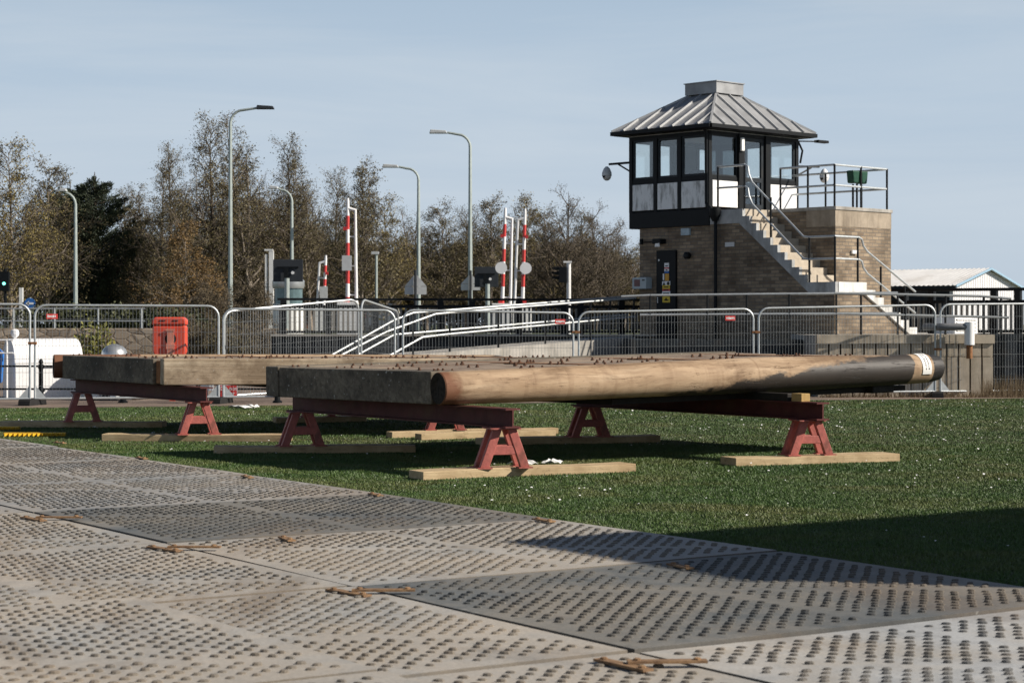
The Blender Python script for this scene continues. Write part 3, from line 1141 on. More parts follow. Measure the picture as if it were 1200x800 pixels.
def make_trestle(label, ht):
    t = thing("trestle", label, "trestle", (0, 0, ZL), 0, "red steel trestles under the gates")
    # local x = across the A (the wide view), y = along the steel beam
    for sy in (-1, 1):
        b = MB()
        y = sy * 0.095
        zb, zt = 0.012, ht - 0.014
        for sx in (-1, 1):
            b.prism([(sx * 0.155, zb), (sx * 0.245, zb), (sx * 0.115, zt), (sx * 0.03, zt)], y - 0.03, y + 0.03, 'xz')
        b.prism([(-0.165, 0.13), (0.165, 0.13), (0.135, 0.215), (-0.135, 0.215)], y - 0.024, y + 0.024, 'xz')
        b.build("leg_frame", M['red'], t, bevel=0.005)
        for sx in (-1, 1):
            MB().box(sx * 0.20 - 0.07, sx * 0.20 + 0.07, y - 0.055, y + 0.055, 0.0, 0.0125).build("foot_plate", M['red'], t)
    b = MB()
    b.box(-0.15, 0.15, -0.15, 0.15, ht - 0.014, ht)
    b.build("top_plate", M['red'], t)
    return t


h_tr = ZT - 0.185 - ZL
tz = make_trestle("red steel trestle in front, sunlit, under the near gate's rust-ended log corner", h_tr)


def trestle_rz(pl, pr):
    return math.atan2(pr[1] - pl[1], pr[0] - pl[0]) + math.pi / 2


def place_t(p, rz, label, dz=0.0, first=False):
    sc = (1, 1, (h_tr + dz) / h_tr)
    if first:
        tz.location = (p[0], p[1], ZL); tz.rotation_euler = (0, 0, rz); tz.scale = sc
        return tz
    return dup(tz, (p[0], p[1], ZL), rz, label, sc)


TWIST = -0.30
r1 = trestle_rz(T1L, T1R) + TWIST; r2 = trestle_rz(T2L, T2R) + TWIST; r3 = trestle_rz(T3L, T3R) + TWIST; r4 = trestle_rz(T4L, T4R) + TWIST
place_t(T1R, r1, None, first=True)
place_t(T1L, r1, "shaded dark red trestle under the left end of the near gate")
place_t(T2R, r2, "red steel trestle at the right, under the tarred end of the near gate", -0.015)
place_t(T2L, r2, "red steel trestle behind the middle of the near gate's log, seen beneath it", -0.015)
place_t(T3R, r3, "red steel trestle under the pale corner of the far gate", 0.02)
place_t(T3L, r3, "leftmost trestle, in deep shade under the round dark end of the far gate", 0.02)
place_t(T4R, r4, "red steel trestle standing on two planks behind the near front trestle")
place_t(T4L, r4, "half hidden red trestle behind the near gate's shaded left trestle")


def plank(label, a, c, wd=0.2, th=ZL):
    a = Vector((a[0], a[1], 0)); c = Vector((c[0], c[1], 0))
    d = c - a; L = d.length; d.normalize()
    b = MB()
    ns = 8
    vs = []
    rr = random.Random(int(a.x * 100))
    for i in range(ns + 1):
        x = -L / 2 + L * i / ns
        dz = 0.006 * math.sin(i * 0.9 + a.x); dy = 0.008 * math.sin(i * 0.6 + a.y)
        vs += [(x, -wd / 2 + dy, 0.0), (x, wd / 2 + dy, 0.0), (x, wd / 2 + dy, th + dz), (x, -wd / 2 + dy, th + dz)]
    fs = [(0, 3, 2, 1), tuple(ns * 4 + k for k in (0, 1, 2, 3))]
    for i in range(ns):
        for j in range(4):
            j2 = (j + 1) % 4
            fs.append((i * 4 + j, i * 4 + j2, (i + 1) * 4 + j2, (i + 1) * 4 + j))
    b.add(vs, fs)
    mid = (a + c) / 2
    o = b.build("timber_plank", M['plank'], None, (mid.x, mid.y, 0), math.atan2(d.y, d.x), bevel=0.006)
    return tag(o, label, "plank", "pale timber planks under the trestles")


def plank_at(label, ctr, rz, l0, l1, **k):
    d = Vector((math.cos(rz), math.sin(rz)))
    c = Vector(ctr)
    return plank(label, c - d * l0, c + d * l1, **k)


plank("nearest pale plank, under the sunlit front trestle", (-0.90, 18.63), (1.14, 19.69), wd=0.32)
plank("pale plank under the right-hand trestle of the near gate", (2.22, 20.42), (4.04, 21.2), wd=0.32)
plank("plank with only its left end lit, under the shaded trestle of the near gate", (-3.35, 22.42), (-1.1, 22.6), wd=0.30)
plank("plank in the shade beneath the log, with one lit right end", (-0.40, 23.9), (1.78, 24.6), wd=0.30)
plank("long pale plank under the trestle at the pale corner of the far gate", (-5.08, 24.85), (-2.75, 24.7), wd=0.32)
plank("shaded plank at the left edge with one lit end, under the leftmost trestle", (-7.25, 28.15), (-4.9, 28.05), wd=0.32)
plank("rear one of the two pale planks side by side behind the front trestle", (-1.57, 25.45), (0.57, 26.45), wd=0.2)
plank("front one of the two pale planks side by side behind the front trestle", (-1.18, 25.0), (0.52, 25.85), wd=0.2)
plank("short lit plank behind the near gate's shaded trestle", (-3.5, 29.3), (-2.2, 29.7), wd=0.3)


def packing(label, p, rz, z0, h, L=0.34, wd=0.12):
    b = MB().box(-L / 2, L / 2, -wd / 2, wd / 2, 0, h)
    o = b.build("packing_block", M['packing'], None, (p[0], p[1], z0), rz, bevel=0.006)
    return tag(o, label, "packing block", "wooden packing blocks on the steel beams")


d2 = (Vector(T2R) - Vector(T2L)).normalized()
packing("yellowish packing block between the right steel beam and the log", Vector(T2R) - d2 * 0.10, math.atan2(d2.y, d2.x), ZT - 0.0145, 0.085, 0.16, 0.12)
ox_ = packing("long dark packing timber on the right steel beam beneath the log", Vector(T2R) - d2 * 0.65, math.atan2(d2.y, d2.x), ZT - 0.0145, 0.08, 0.85, 0.15)
ox_.data.materials[0] = M['tar']
d1 = (Vector(T1L) - Vector(T1R)).normalized()

# yellow serrated strips and litter in the grass
def comb_strip(label, p, rz, L):
    b = MB()
    b.box(-L / 2, L / 2, 0.0, 0.12, 0.005, 0.05)
    n_ = int(L / 0.06)
    for i in range(n_):
        x = -L / 2 + 0.01 + i * L / n_
        b.prism([(x, -0.001), (x + 0.04, -0.001), (x + 0.02, -0.10)], 0.01, 0.042, 'xy')
    o = b.build("rubber_strip", M['rampyellow'], None, p, rz)
    return tag(o, label, "rubber strip", "yellow serrated rubber strips")


comb_strip("bright yellow serrated strip lying at the mat edge on the left", G(40, 511.5), 0.06, 0.78)
comb_strip("yellow serrated strip cut off by the left edge of the picture", G(-4, 504), 0.03, 0.6)

def scrap(label, px, py, size, seed):
    r_ = random.Random(seed)
    b = MB()
    n_ = 5
    vs = []
    for i in range(n_ + 1):
        for j in range(n_ + 1):
            vs.append(((i / n_ - 0.5) * size * 1.6, (j / n_ - 0.5) * size, 0.02 + r_.uniform(0, 0.05) * (1 if 0 < i < n_ else 0.4)))
    fs = [(i * (n_ + 1) + j, (i + 1) * (n_ + 1) + j, (i + 1) * (n_ + 1) + j + 1, i * (n_ + 1) + j + 1) for i in range(n_) for j in range(n_)]
    b.add(vs, fs)
    o = b.build("plastic_scrap", M['paper'], None, G(px, py), r_.uniform(0, 3))
    so = o.modifiers.new("thick", 'SOLIDIFY'); so.thickness = 0.004
    tag(o, label, "litter", "white scraps lying in the grass")


scrap("white plastic scrap on the grass just behind the nearest plank", 612, 545.5, 0.17, 1)
scrap("small white scrap behind the nearest plank, right of the other scrap", 647, 544.5, 0.12, 2)
scrap("white crumpled scrap on the grass below the do not enter sign", 282, 479, 0.22, 3)
scrap("white scrap at the paving edge right of the do not enter sign", 294, 478, 0.16, 4)

# ------------------------------------------------------------------ temporary mesh fence panels
FG = "temporary mesh fence panels"


def fence_panel(label, a, c, z0a, z1a, z0c, z1c, hide_foot=False, sign=None):
    """panel from a=(x,y) to c=(x,y); bottom/top heights at each end"""
    a3 = Vector((a[0], a[1], 0)); c3 = Vector((c[0], c[1], 0))
    d = (c3 - a3); L = d.length; d.normalize()
    rz = math.atan2(d.y, d.x)
    t = thing("mesh_fence", label, "wire fence", (a[0], a[1], 0), rz, FG)
    R = 0.021
    cr = 0.20

    def zt(x):
        return z1a + (z1c - z1a) * x / L

    def zb(x):
        return z0a + (z0c - z0a) * x / L
    pts = [(R, 0, max(0.0, z0a - 0.12))]
    pts.append((R, 0, zt(0) - cr))
    for k in range(1, 6):
        an = math.pi / 2 * k / 5
        pts.append((R + cr - cr * math.cos(an), 0, zt(0) - cr + cr * math.sin(an)))
    for k in range(0, 5):
        an = math.pi / 2 * k / 5
        pts.append((L - R - cr + cr * math.sin(an), 0, zt(L) - cr + cr * math.cos(an)))
    pts.append((L - R, 0, zt(L) - cr))
    pts.append((L - R, 0, max(0.0, z0c - 0.12)))
    b = MB().tube(pts, R, 8)
    b.tube([(R, 0, zb(0) + 0.02), (L - R, 0, zb(L) + 0.02)], R * 0.95, 8)
    # triangular gusset plates at the feet
    for (x, s) in ((R, 1), (L - R, -1)):
        zz = zb(x)
        b.add([(x + s * 0.02, 0.004, zz + 0.03), (x + s * 0.20, 0.004, zz + 0.03), (x + s * 0.02, 0.004, zz + 0.24),
               (x + s * 0.02, -0.004, zz + 0.03), (x + s * 0.20, -0.004, zz + 0.03), (x + s * 0.02, -0.004, zz + 0.24)],
              [(0, 1, 2), (5, 4, 3), (0, 3, 4, 1), (1, 4, 5, 2), (2, 5, 3, 0)])
    b.build("tube_frame", M['galv'], t, smooth=True)
    b = MB()
    n_ = int(L / 0.062)
    for i in range(1, n_):
        x = R + (L - 2 * R) * i / n_
        e = 0.0
        if x < cr:
            e = cr - math.sqrt(max(0, cr * cr - (cr - x) ** 2))
        if L - x < cr:
            e = cr - math.sqrt(max(0, cr * cr - (cr - (L - x)) ** 2))
        b.tube([(x, 0, zb(x) + 0.02), (x, 0, zt(x) - e)], 0.0026, 3, False)
    for k in range(1, 7):
        f_ = k / 7
        b.tube([(R, 0.004, zb(0) + (zt(0) - zb(0)) * f_), (L - R, 0.004, zb(L) + (zt(L) - zb(L)) * f_)], 0.0032, 3, False)
    b.build("wire_mesh", M['wire'], t)
    if sign:
        sx, szd, kind = sign
        x = sx
        zz = zt(x) - szd
        sb = MB()
        if kind == 'small':
            sb.box(x - 0.10, x + 0.10, -0.030, -0.024, zz - 0.045, zz + 0.045)
            so = sb.build("sign_plate", M['signred'], t)
            w_ = MB()
            rr = random.Random(int(x * 91))
            xx = x - 0.08
            while xx < x + 0.07:
                ww = rr.uniform(0.012, 0.024)
                w_.box(xx, xx + ww, -0.033, -0.031, zz - 0.024 + rr.uniform(0, 0.012), zz + 0.02 + rr.uniform(-0.008, 0.008))
                xx += ww + 0.007
            w_.build("sign_lettering", M['whiter'], so)
    return t


def coupler(label, p):
    b = MB()
    b.box(-0.075, 0.075, -0.035, 0.035, -0.022, 0.022)
    b.tube([(-0.01, -0.05, 0), (-0.01, 0.05, 0)], 0.014, 6)
    o = b.build("rusty_clamp", M['rust'], None, p)
    return tag(o, label, "clamp", "rusty clamps joining the wire fences")


def foot_block(label, p, rz=0.0):
    b = MB()
    prof = [(-0.36, 0.0), (0.36, 0.0), (0.34, 0.09), (0.30, 0.12), (-0.30, 0.12), (-0.34, 0.09)]
    b.prism(prof, -0.11, 0.11, 'yz')
    o = b.build("rubber_block", M['rubber'], None, p, rz)
    return tag(o, label, "rubber block", "black rubber blocks under the fence posts")


YL = 35.7


def fy(px):
    return YL + (px - 40) * (39.6 - YL) / (1098 - 40)


def fp(label, pxa, pxc, ta, tc_, ba=474.5, bc=474.5, ya=None, yc=None, sign=None):
    ya = ya or fy(pxa); yc = yc or fy(pxc)
    return fence_panel(label, (XP(pxa, ya), ya), (XP(pxc, yc), yc), max(0.1, ZP(ba, ya)), ZP(ta, ya), max(0.1, ZP(bc, yc)), ZP(tc_, yc), sign=sign)


fp("wire fence panel cut off by the left edge of the picture", -180, 36.5, 356, 356.5)
fp("wire fence panel in front of the red lifebuoy housing", 39.5, 257.5, 357.5, 358.5, sign=(0.32, 0.20, 'small'))
fp("wire fence panel between the lifebuoy housing and the angled panels", 260.5, 464, 362, 363.5)
fp("wire fence panel set back at an angle, rising behind the row", 262, 421, 364, 351.5, 470, 455, ya=37.0, yc=39.4)
fp("narrow-looking wire fence turned end-on beside the ramp rails", 423, 467, 351.5, 363.5, 455, 462, ya=39.4, yc=41.5)
fp("wire fence panel in front of the concrete ramp", 471, 673, 363.5, 366.5, sign=(3.05, 0.17, 'small'))
fp("wire fence panel in front of the tower's dark metal door", 677, 884, 365.5, 362, sign=(3.05, 0.17, 'small'))
fp("wire fence panel in front of the stair tower and quay wall", 888, 1097, 361, 357.5, 472, 465)
fp("wire fence panel at the right edge, right of the log's end", 1101, 1325, 356.5, 355, 465, 466, ya=39.6, yc=40.6)
for px, py, lab in ((38, 402, "rusty clamp between the two leftmost fence panels"), (675, 389, "rusty clamp left of the tower door between two fence panels"),
                    (886, 389, "rusty clamp in front of the tower's drainpipe wall"), (1099, 409, "rusty clamp above the log's white label")):
    Y = fy(px)
    coupler(lab, (XP(px, Y), Y, ZP(py, Y)))
foot_block("black rubber block under the fence below the white locker", (XP(38, YL), YL, 0), -0.2)
foot_block("black rubber block under the fence near the do not enter sign", (XP(259, fy(259)), fy(259), 0), -0.2)
foot_block("black rubber block under the fence right of the log's end", (XP(1099, 39.6), 39.6, 0), -0.2)


# lettering
def text_mesh(txt, size, mat, parent, loc, rot, name, depth=0.002):
    cu = bpy.data.curves.new("txt", 'FONT')
    cu.body = txt
    cu.size = size
    cu.align_x = 'CENTER'
    cu.align_y = 'CENTER'
    cu.extrude = depth
    cu.space_line = 0.85
    tmp = bpy.data.objects.new("txt", cu)
    COL.objects.link(tmp)
    dg = bpy.context.evaluated_depsgraph_get()
    me = bpy.data.meshes.new_from_object(tmp.evaluated_get(dg))
    bpy.data.objects.remove(tmp)
    me.materials.clear()
    me.materials.append(mat)
    o = bpy.data.objects.new(name, me)
    COL.objects.link(o)
    o.parent = parent
    o.location = loc
    o.rotation_euler = rot
    return o


# do-not-enter sign on a rail behind the fence
Y = 36.6
t = thing("warning_sign", "red and white do not enter sign low behind the fence", "sign", (XP(268, Y), Y, ZP(458, Y)))
w2, h2 = 0.165, 0.115
MB().box(-w2, w2, 0.0, 0.006, -h2, h2).build("sign_plate", M['whiter'], t)
MB().box(-w2 + 0.012, w2 - 0.012, -0.003, -0.0005, -h2 + 0.012, h2 - 0.012).build("sign_face", M['signred'], t)
text_mesh("Do not\nenter", 0.105, M['whiter'], t, (0.0, -0.0045, 0.0), (math.radians(90), 0, 0), "sign_lettering", 0.001)
MB().tube([(-0.02, 0.012, -0.6), (-0.02, 0.012, h2)], 0.012, 6).build("sign_post", M['galv'], t)
t = thing("warning_sign", "white sign plate with faint red lines low behind the fence", "sign", (XP(243, Y), Y, ZP(454, Y)))
MB().box(-0.12, 0.12, 0.0, 0.006, -0.055, 0.055).build("sign_plate", M['whiter'], t)
MB().box(-0.10, 0.10, -0.003, -0.0005, -0.012, 0.000).build("sign_stripe", M['signred'], t)
MB().tube([(0.0, 0.012, -0.6), (0.0, 0.012, 0.05)], 0.012, 6).build("sign_post", M['galv'], t)

# ------------------------------------------------------------------ quayside things behind the fence on the left
# low two-bar railing with cast posts
t = thing("quay_railing", "low black two-bar railing with cast posts behind the fence on the left", "railing", (XP(48, 36.7), 36.7, 0), 0.0)
xs = [XP(px, 36.7) - XP(48, 36.7) for px in (-45, 48, 144, 232, 325)]
for x in xs:
    b = MB()
    b.lathe([(0.09, 0.0), (0.09, 0.03), (0.055, 0.06), (0.05, 0.2), (0.075, 0.22), (0.075, 0.26), (0.042, 0.29), (0.04, 0.62), (0.06, 0.65), (0.06, 0.70), (0.03, 0.72), (0.045, 0.76), (0.03, 0.80), (0.005, 0.82)], (x, 0, 0), 12)
    b.build("post", M['black'], t, smooth=True)
for zz in (0.26, 0.68):
    MB().tube([(xs[0] - 1.5, 0, zz), (xs[-1], 0, zz)], 0.018, 8).build("rail", M['black'], t, smooth=True)

# white barrel-topped locker
Y = 38.4
xl, xr = XP(18, Y), XP(92, Y)
t = thing("storage_locker", "white barrel-topped locker with a ball finial behind the left fence panels", "locker", (xl, Y, 0), 0.5)
L = (xr - xl) * 1.08
Dp = 0.95
hh = 1.16
prof = []
prof_pts = [(0.0, 0.02), (Dp, 0.02), (Dp, 0.72)]
for k in range(0, 11):
    a = math.pi * k / 10
    prof_pts.append((Dp / 2 + Dp / 2 * math.cos(a), 0.72 + (hh - 0.72) * math.sin(a)))
prof_pts.append((0.0, 0.72))
b = MB().prism(prof_pts, 0.0, L, 'yz')
bd = b.build("locker_body", M['whiter'], t, bevel=0.015)
b = MB()
lid = [(-0.012, 0.70)] + [(Dp / 2 - (Dp / 2 + 0.012) * math.cos(math.pi * k / 10), 0.72 + (hh - 0.705) * math.sin(math.pi * k / 10)) for k in range(11)] + [(Dp + 0.012, 0.70)]
inner = [(p[0] * 0.97 + 0.014, p[1] - 0.012) for p in lid[::-1]]
b.prism(lid + inner, -0.012, L + 0.012, 'yz')
b.build("lid", M['whiter'], t)
MB().lathe([(0.02, hh), (0.03, hh + 0.03), (0.075, hh + 0.07), (0.09, hh + 0.12), (0.07, hh + 0.18), (0.01, hh + 0.205)], (0.10, 0.42, 0), 12).build("finial", M['whiter'], t, smooth=True)
MB().box(L * 0.45, L * 0.6, -0.03, -0.012, 0.62, 0.66).build("handle", M['galv'], t)

# small blue bag on a white frame at the left edge
t = thing("equipment_rack", "white tubular rack holding a blue cover at the left edge", "rack", (XP(2, 38.2), 38.2, 0))
b = MB()
for zz in (0.55, 0.80):
    b.tube([(-0.6, 0, zz + 0.35), (0.22, 0, zz + 0.35)], 0.02, 6)
for x in (-0.6, 0.1):
    b.tube([(x, 0, 0), (x, 0, 1.15)], 0.02, 6)
b.build("rack_frame", M['whiter'], t)
b = MB().prism([(-0.5, 0.35), (-0.02, 0.32), (0.02, 0.9), (-0.1, 1.02), (-0.48, 1.0)], 0.03, 0.16, 'xz')
b.build("blue_cover", M['tarp'], t, bevel=0.03)

# old capstan with silver dome
Y = 38.6
t = thing("capstan", "silver domed capstan with white and dark base behind the far gate", "capstan", (XP(134, Y), Y, 0))
b = MB().lathe([(0.58, 0.0), (0.58, 0.06), (0.50, 0.12), (0.40, 0.40), (0.36, 0.62)], (0, 0, 0), 16)
b.build("drum_base", M['darkgrey'], t, smooth=True)
for k in range(8):
    a = math.pi * 2 * (k + 0.35) / 8
    b = MB().prism([(0.44, 0.02), (0.66, 0.02), (0.60, 0.34), (0.40, 0.58), (0.36, 0.58)], -0.13, 0.13, 'xz')
    o = b.build("base_fin", M['white'], t, bevel=0.01)
    o.rotation_euler = (0, 0, a)
b = MB().lathe([(0.36, 0.62), (0.40, 0.66), (0.40, 0.78), (0.36, 0.80), (0.30, 0.82), (0.30, 0.86)], (0, 0, 0), 24)
b.build("collar", M['darkblue'], t, smooth=True)
b = MB().lathe([(0.27, 0.86)] + [(0.25 * math.cos(math.pi / 2 * k / 8) + 0.002, 0.86 + 0.21 * math.sin(math.pi / 2 * k / 8)) for k in range(9)], (0, 0, 0), 24)
b.build("dome", M['silver'], t, smooth=True)

# lifebuoy housing
Y = 37.4
t = thing("lifebuoy_housing", "bright red lifebuoy housing on a post behind the fence", "lifebuoy housing", (XP(198, Y), Y, 0))
zb_, zt_ = ZP(420, Y), ZP(371.5, Y)
wd = 0.315
def rr_poly(w, z0, z1, rb, rt, k=6):
    p = []
    for (cx, cz, r_, a0) in ((w - rb, z0 + rb, rb, -90), (w - rt, z1 - rt, rt, 0), (-w + rt, z1 - rt, rt, 90), (-w + rb, z0 + rb, rb, 180)):
        for i in range(k + 1):
            a = math.radians(a0 + 90 * i / k)
            p.append((cx + r_ * math.cos(a), cz + r_ * math.sin(a)))
    return p
b = MB().prism(rr_poly(wd, zb_, zt_ - 0.16, 0.17, 0.04), 0.0, 0.24, 'xz')
b.build("housing_body", M['orange_red'], t, bevel=0.03)
b = MB().prism(rr_poly(wd + 0.008, zt_ - 0.15, zt_, 0.03, 0.09), -0.012, 0.25, 'xz')
lo = b.build("lid", M['orange_red'], t, bevel=0.03)
b = MB()
for sx in (-0.12, 0.12):
    b.box(sx - 0.055, sx + 0.055, -0.02, -0.0125, zt_ - 0.075, zt_ - 0.055)
b.build("lid_slot", M['rubber'], lo)
zc = (zb_ + zt_) / 2 - 0.02
MB().lathe([(0.105, -0.006), (0.105, -0.001)], (0.03, 0, zc), 20, 'y').build("centre_hole", M['rubber'], t)
b = MB()
b.box(-0.03, 0.09, -0.028, -0.009, zb_ - 0.02, zt_ - 0.22)
b.box(-0.06, 0.12, -0.034, -0.029, zt_ - 0.26, zt_ - 0.22)
b.box(-0.05, 0.11, -0.034, -0.029, zb_ + 0.18, zb_ + 0.28)
b.build("strap", simple("pale_red_strap", (0.66, 0.24, 0.17), 0.5), t)
MB().box(-0.03, 0.07, 0.24, 0.30, 0.0, zt_ - 0.1).build("post", M['orange_red'], t)

# bushy plant beside the locker, shrubs
def leaf_cloud(n, cx, cy, cz, rx, ry, rz_, size, seed, hollow=0.4, flat=False):
    r_ = np.random.RandomState(seed)
    d = r_.normal(0, 1, (n, 3))
    d /= np.linalg.norm(d, axis=1)[:, None]
    rad = hollow + (1 - hollow) * r_.uniform(0, 1, n) ** 0.6
    # lumpy outline
    lump = 1 + 0.22 * np.sin(5 * d[:, 0] + 3 * d[:, 2] + seed) * np.sin(4 * d[:, 1] + seed * 0.7 + 2 * d[:, 2]) + 0.12 * np.sin(11 * d[:, 2] + 7 * d[:, 0])
    p = d * (rad * lump)[:, None] * np.array([rx, ry, rz_]) + np.array([cx, cy, cz])
    p[:, 2] = np.maximum(p[:, 2], 0.02)
    return quads_at(p, size, r_)


def quads_at(p, size, r_):
    n = len(p)
    a = r_.normal(0, 1, (n, 3)); a /= np.linalg.norm(a, axis=1)[:, None]
    b_ = np.cross(a, r_.normal(0, 1, (n, 3))); b_ /= np.linalg.norm(b_, axis=1)[:, None]
    s = size * r_.uniform(0.6, 1.3, n)
    q_ = np.zeros((n, 4, 3))
    q_[:, 0] = p - a * s[:, None]
    q_[:, 1] = p + b_ * (s * 0.5)[:, None]
    q_[:, 2] = p + a * s[:, None]
    q_[:, 3] = p - b_ * (s * 0.5)[:, None]
    return q_


o = thing("leafy_shrub", "yellow-green leafy shrub between the white locker and the silver dome", "shrub", (XP(110, 44), 44, 0))
link("foliage", tri_mesh("foliage", leaf_cloud(900, 0, 0, 0.85, 0.5, 0.4, 0.75, 0.06, 4, 0.1), M['ivy'], 4), o)
b = MB()
for k in range(9):
    a = k * 0.7
    b.tube([(0.05 * math.cos(a), 0.05 * math.sin(a), 0), (0.3 * math.cos(a), 0.25 * math.sin(a), 1.2 + 0.2 * math.sin(k * 2.1))], 0.012, 4)
b.build("stem", M['bark'], o)

# ------------------------------------------------------------------ embankment, road, walls
b = MB()
b.add([(-400, 61.0, 1.15), (400, 61.0, 1.15), (900, 1500, 1.15), (-900, 1500, 1.15), (-400, 60.9, -0.1), (400, 60.9, -0.1)], [(0, 1, 2, 3), (4, 5, 1, 0)])
b.build("embankment", M['turf'], kind='structure')
# bridge approach
XW0 = XP(330, 47)
b = MB().box(XW0, 60, 47.0, 60.6, -0.1, 1.15)
b.build("road_deck", M['asphalt'], kind='structure')
b = MB().box(XW0 - 0.2, 8, 46.7, 46.98, 0.0, 1.17)
o = b.build("abutment_wall", M['darkblue'])
tag(o, "dark steel-clad bridge abutment wall below the black parapet", "wall")
b = MB().box(XW0 - 0.2, 5.2, 46.55, 47.02, 1.172, 1.22)
o = b.build("edge_kerb", M['concrete'])
tag(o, "pale concrete kerb at the foot of the black parapet", "kerb")
# rubble wall on the left
b = MB()
b.box(-60, XP(338, 60), 59.6, 60.4, -0.05, 1.33)
o = b.build("rubble_wall", M['stone'], bevel=0.02)
tag(o, "low tan rubble stone wall under the trees at left", "wall")
# low hedge and railing on the wall
o = tag(link("clipped_hedge", tri_mesh("clipped_hedge", np.concatenate([leaf_cloud(1400, XP(px, 63), 63, 1.55, 1.6, 0.5, 0.55, 0.07, px, 0.2) for px in range(60, 240, 45)]), M['hedge'], 4)),
        "low dark clipped hedge on top of the rubble wall", "hedge")
t = thing("wall_railing", "pale steel two-bar railing along the rubble wall", "railing", (0, 60.9, 1.33))
for px in (16, 64, 115, 166):
    MB().tube([(XP(px, 60.9), 0, -0.25), (XP(px, 60.9), 0, 0.62)], 0.03, 6).build("post", M['galv'], t)
for zz in (0.22, 0.60):
    MB().tube([(-22, 0, zz), (XP(170, 60.9), 0, zz)], 0.025, 6).build("rail", M['galv'], t)

# black bridge parapet with bars
def parapet(label, x0, x1, Y0, Y1, z0, z1, barmat, post_px, toprail=0.06, topz=None, bar_pitch=0.115, barw=0.05):
    t = thing("bridge_parapet", label, "parapet", (x0, Y0, 0))
    d = Vector((x1 - x0, Y1 - Y0, 0)); L = d.length; rz = math.atan2(d.y, d.x)
    t.rotation_euler = (0, 0, rz)
    b = MB()
    b.box(0, L, -0.05, 0.05, z1 - 0.04, z1 + 0.03)
    b.box(0, L, -0.04, 0.04, z0 + 0.02, z0 + 0.08)
    b.build("rail", M['black'], t)
    if topz:
        MB().box(0, L, -0.06, 0.06, topz - toprail / 2, topz + toprail / 2).build("top_rail", M['black'], t)
    b = MB()
    n_ = int(L / bar_pitch)
    for i in range(n_):
        x = 0.04 + i * bar_pitch
        b.box(x, x + barw, -0.018, 0.018, z0 + 0.08, z1 - 0.04)
    b.build("bar_infill", barmat, t)
    for px in post_px:
        # position along the parapet where the pixel column meets it
        k_ = (px - 600) / F
        s = (k_ * Y0 - x0) / (d.x / L - k_ * d.y / L)
        MB().box(s - 0.07, s + 0.07, -0.09, 0.09, z0 - 0.02, (topz or z1) - 0.03).build("post", M['black'], t)
    return t


M['bar_grey'] = simple("parapet_bar_grey", (0.20, 0.19, 0.17), 0.55, var=0.1)
parapet("long black bridge parapet with grey bars, left of the tower", XP(325, 47.2), XP(790, 48.6), 47.2, 48.6, 1.22, ZP(359, 48), M['bar_grey'],
        [332, 385, 440, 516, 553, 608, 660, 680, 728], 0.055, ZP(351, 48))
parapet("black bridge parapet with grey bars, right of the tower", XP(1030, 47.4), XP(1420, 43.5), 47.4, 43.5, 1.24, ZP(353, 46), M['bar_grey'],
        [1060, 1092, 1165, 1193], 0.07, ZP(339, 46), 0.13, 0.055)

# quay wall and platform on the right
wx0 = XP(957, 39.9)
b = MB()
WX1 = XP(1163, 39.9)
b.box(wx0, WX1, 40.0, 62, -0.05, 1.235)
b.box(WX1 + 0.002, 30, 41.3, 62, -0.05, 1.233)
b.build("quay_platform", M['concrete'], kind='structure')
b = MB()
# wall face built from slabs with dark vertical gaps
x = wx0
rr = random.Random(4)
gap = 0.034
while x < WX1 - 0.2:
    wdt = 0.235
    b.box(x, x + wdt - gap, 39.72, 39.995, 0.0, 0.80)
    b.box(x, x + wdt - gap, 39.735, 39.995, 0.815, 1.068)
    x += wdt
b.box(wx0 - 0.02, WX1, 39.70, 39.996, 1.07, 1.245)
b.box(wx0 - 0.02, WX1 - 0.01, 39.9, 39.997, 0.0, 1.05)
o = b.build("quay_wall", M['conc_wall'])
tag(o, "tan concrete quay wall with dark vertical joints, right of the tower stairs", "wall")
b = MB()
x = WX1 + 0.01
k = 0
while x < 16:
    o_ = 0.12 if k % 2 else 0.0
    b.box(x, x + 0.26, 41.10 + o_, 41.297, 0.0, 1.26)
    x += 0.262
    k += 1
o = b.build("shaded_wall_end", M['darkblue'])  # recess and dark ribs added to stand for the quay wall in shade
tag(o, "dark ribbed wall added at the right end of the quay wall where it runs into shade", "wall")
# dry tufts along the wall foot
rsn = np.random.RandomState(8)
n_ = 2600
x = np.concatenate([rsn.uniform(wx0, 13, n_ // 2), rsn.normal(10.6, 0.8, n_ // 2)])
y = rsn.uniform(39.35, 39.66, n_)
h_ = rsn.uniform(0.06, 0.34, n_) * np.where(x > 9.3, 1.5, 0.5)
q = np.zeros((n_, 3, 3))
q[:, 0] = np.stack([x - 0.006, y, 0 * x], 1); q[:, 1] = np.stack([x + 0.006, y, 0 * x], 1)
q[:, 2] = np.stack([x + rsn.normal(0, 0.07, n_), y + rsn.normal(-0.05, 0.05, n_), h_], 1)
o = link("dry_grass", tri_mesh("dry_grass", q, M['deadgrass']), kind='stuff')
tag(o, "dry straw-coloured grass along the foot of the quay wall", "grass")

# walkway, ramp and steps left of the tower (the ramp runs along the tower's own right-back axis)
E2 = Vector((math.cos(math.radians(43.6)), math.sin(math.radians(43.6))))
E1 = Vector((E2.y, -E2.x))
R_END = Vector((XP(745, 46.0), 46.0))


def ramp_Y(px, off=0.0):
    """depth at which the pixel column meets the ramp line moved off metres to its far side"""
    o_ = R_END - E1 * off
    k_ = (px - 600) / F
    t_ = (k_ * o_.y - o_.x) / (E2.x - k_ * E2.y)
    return o_.y + E2.y * t_


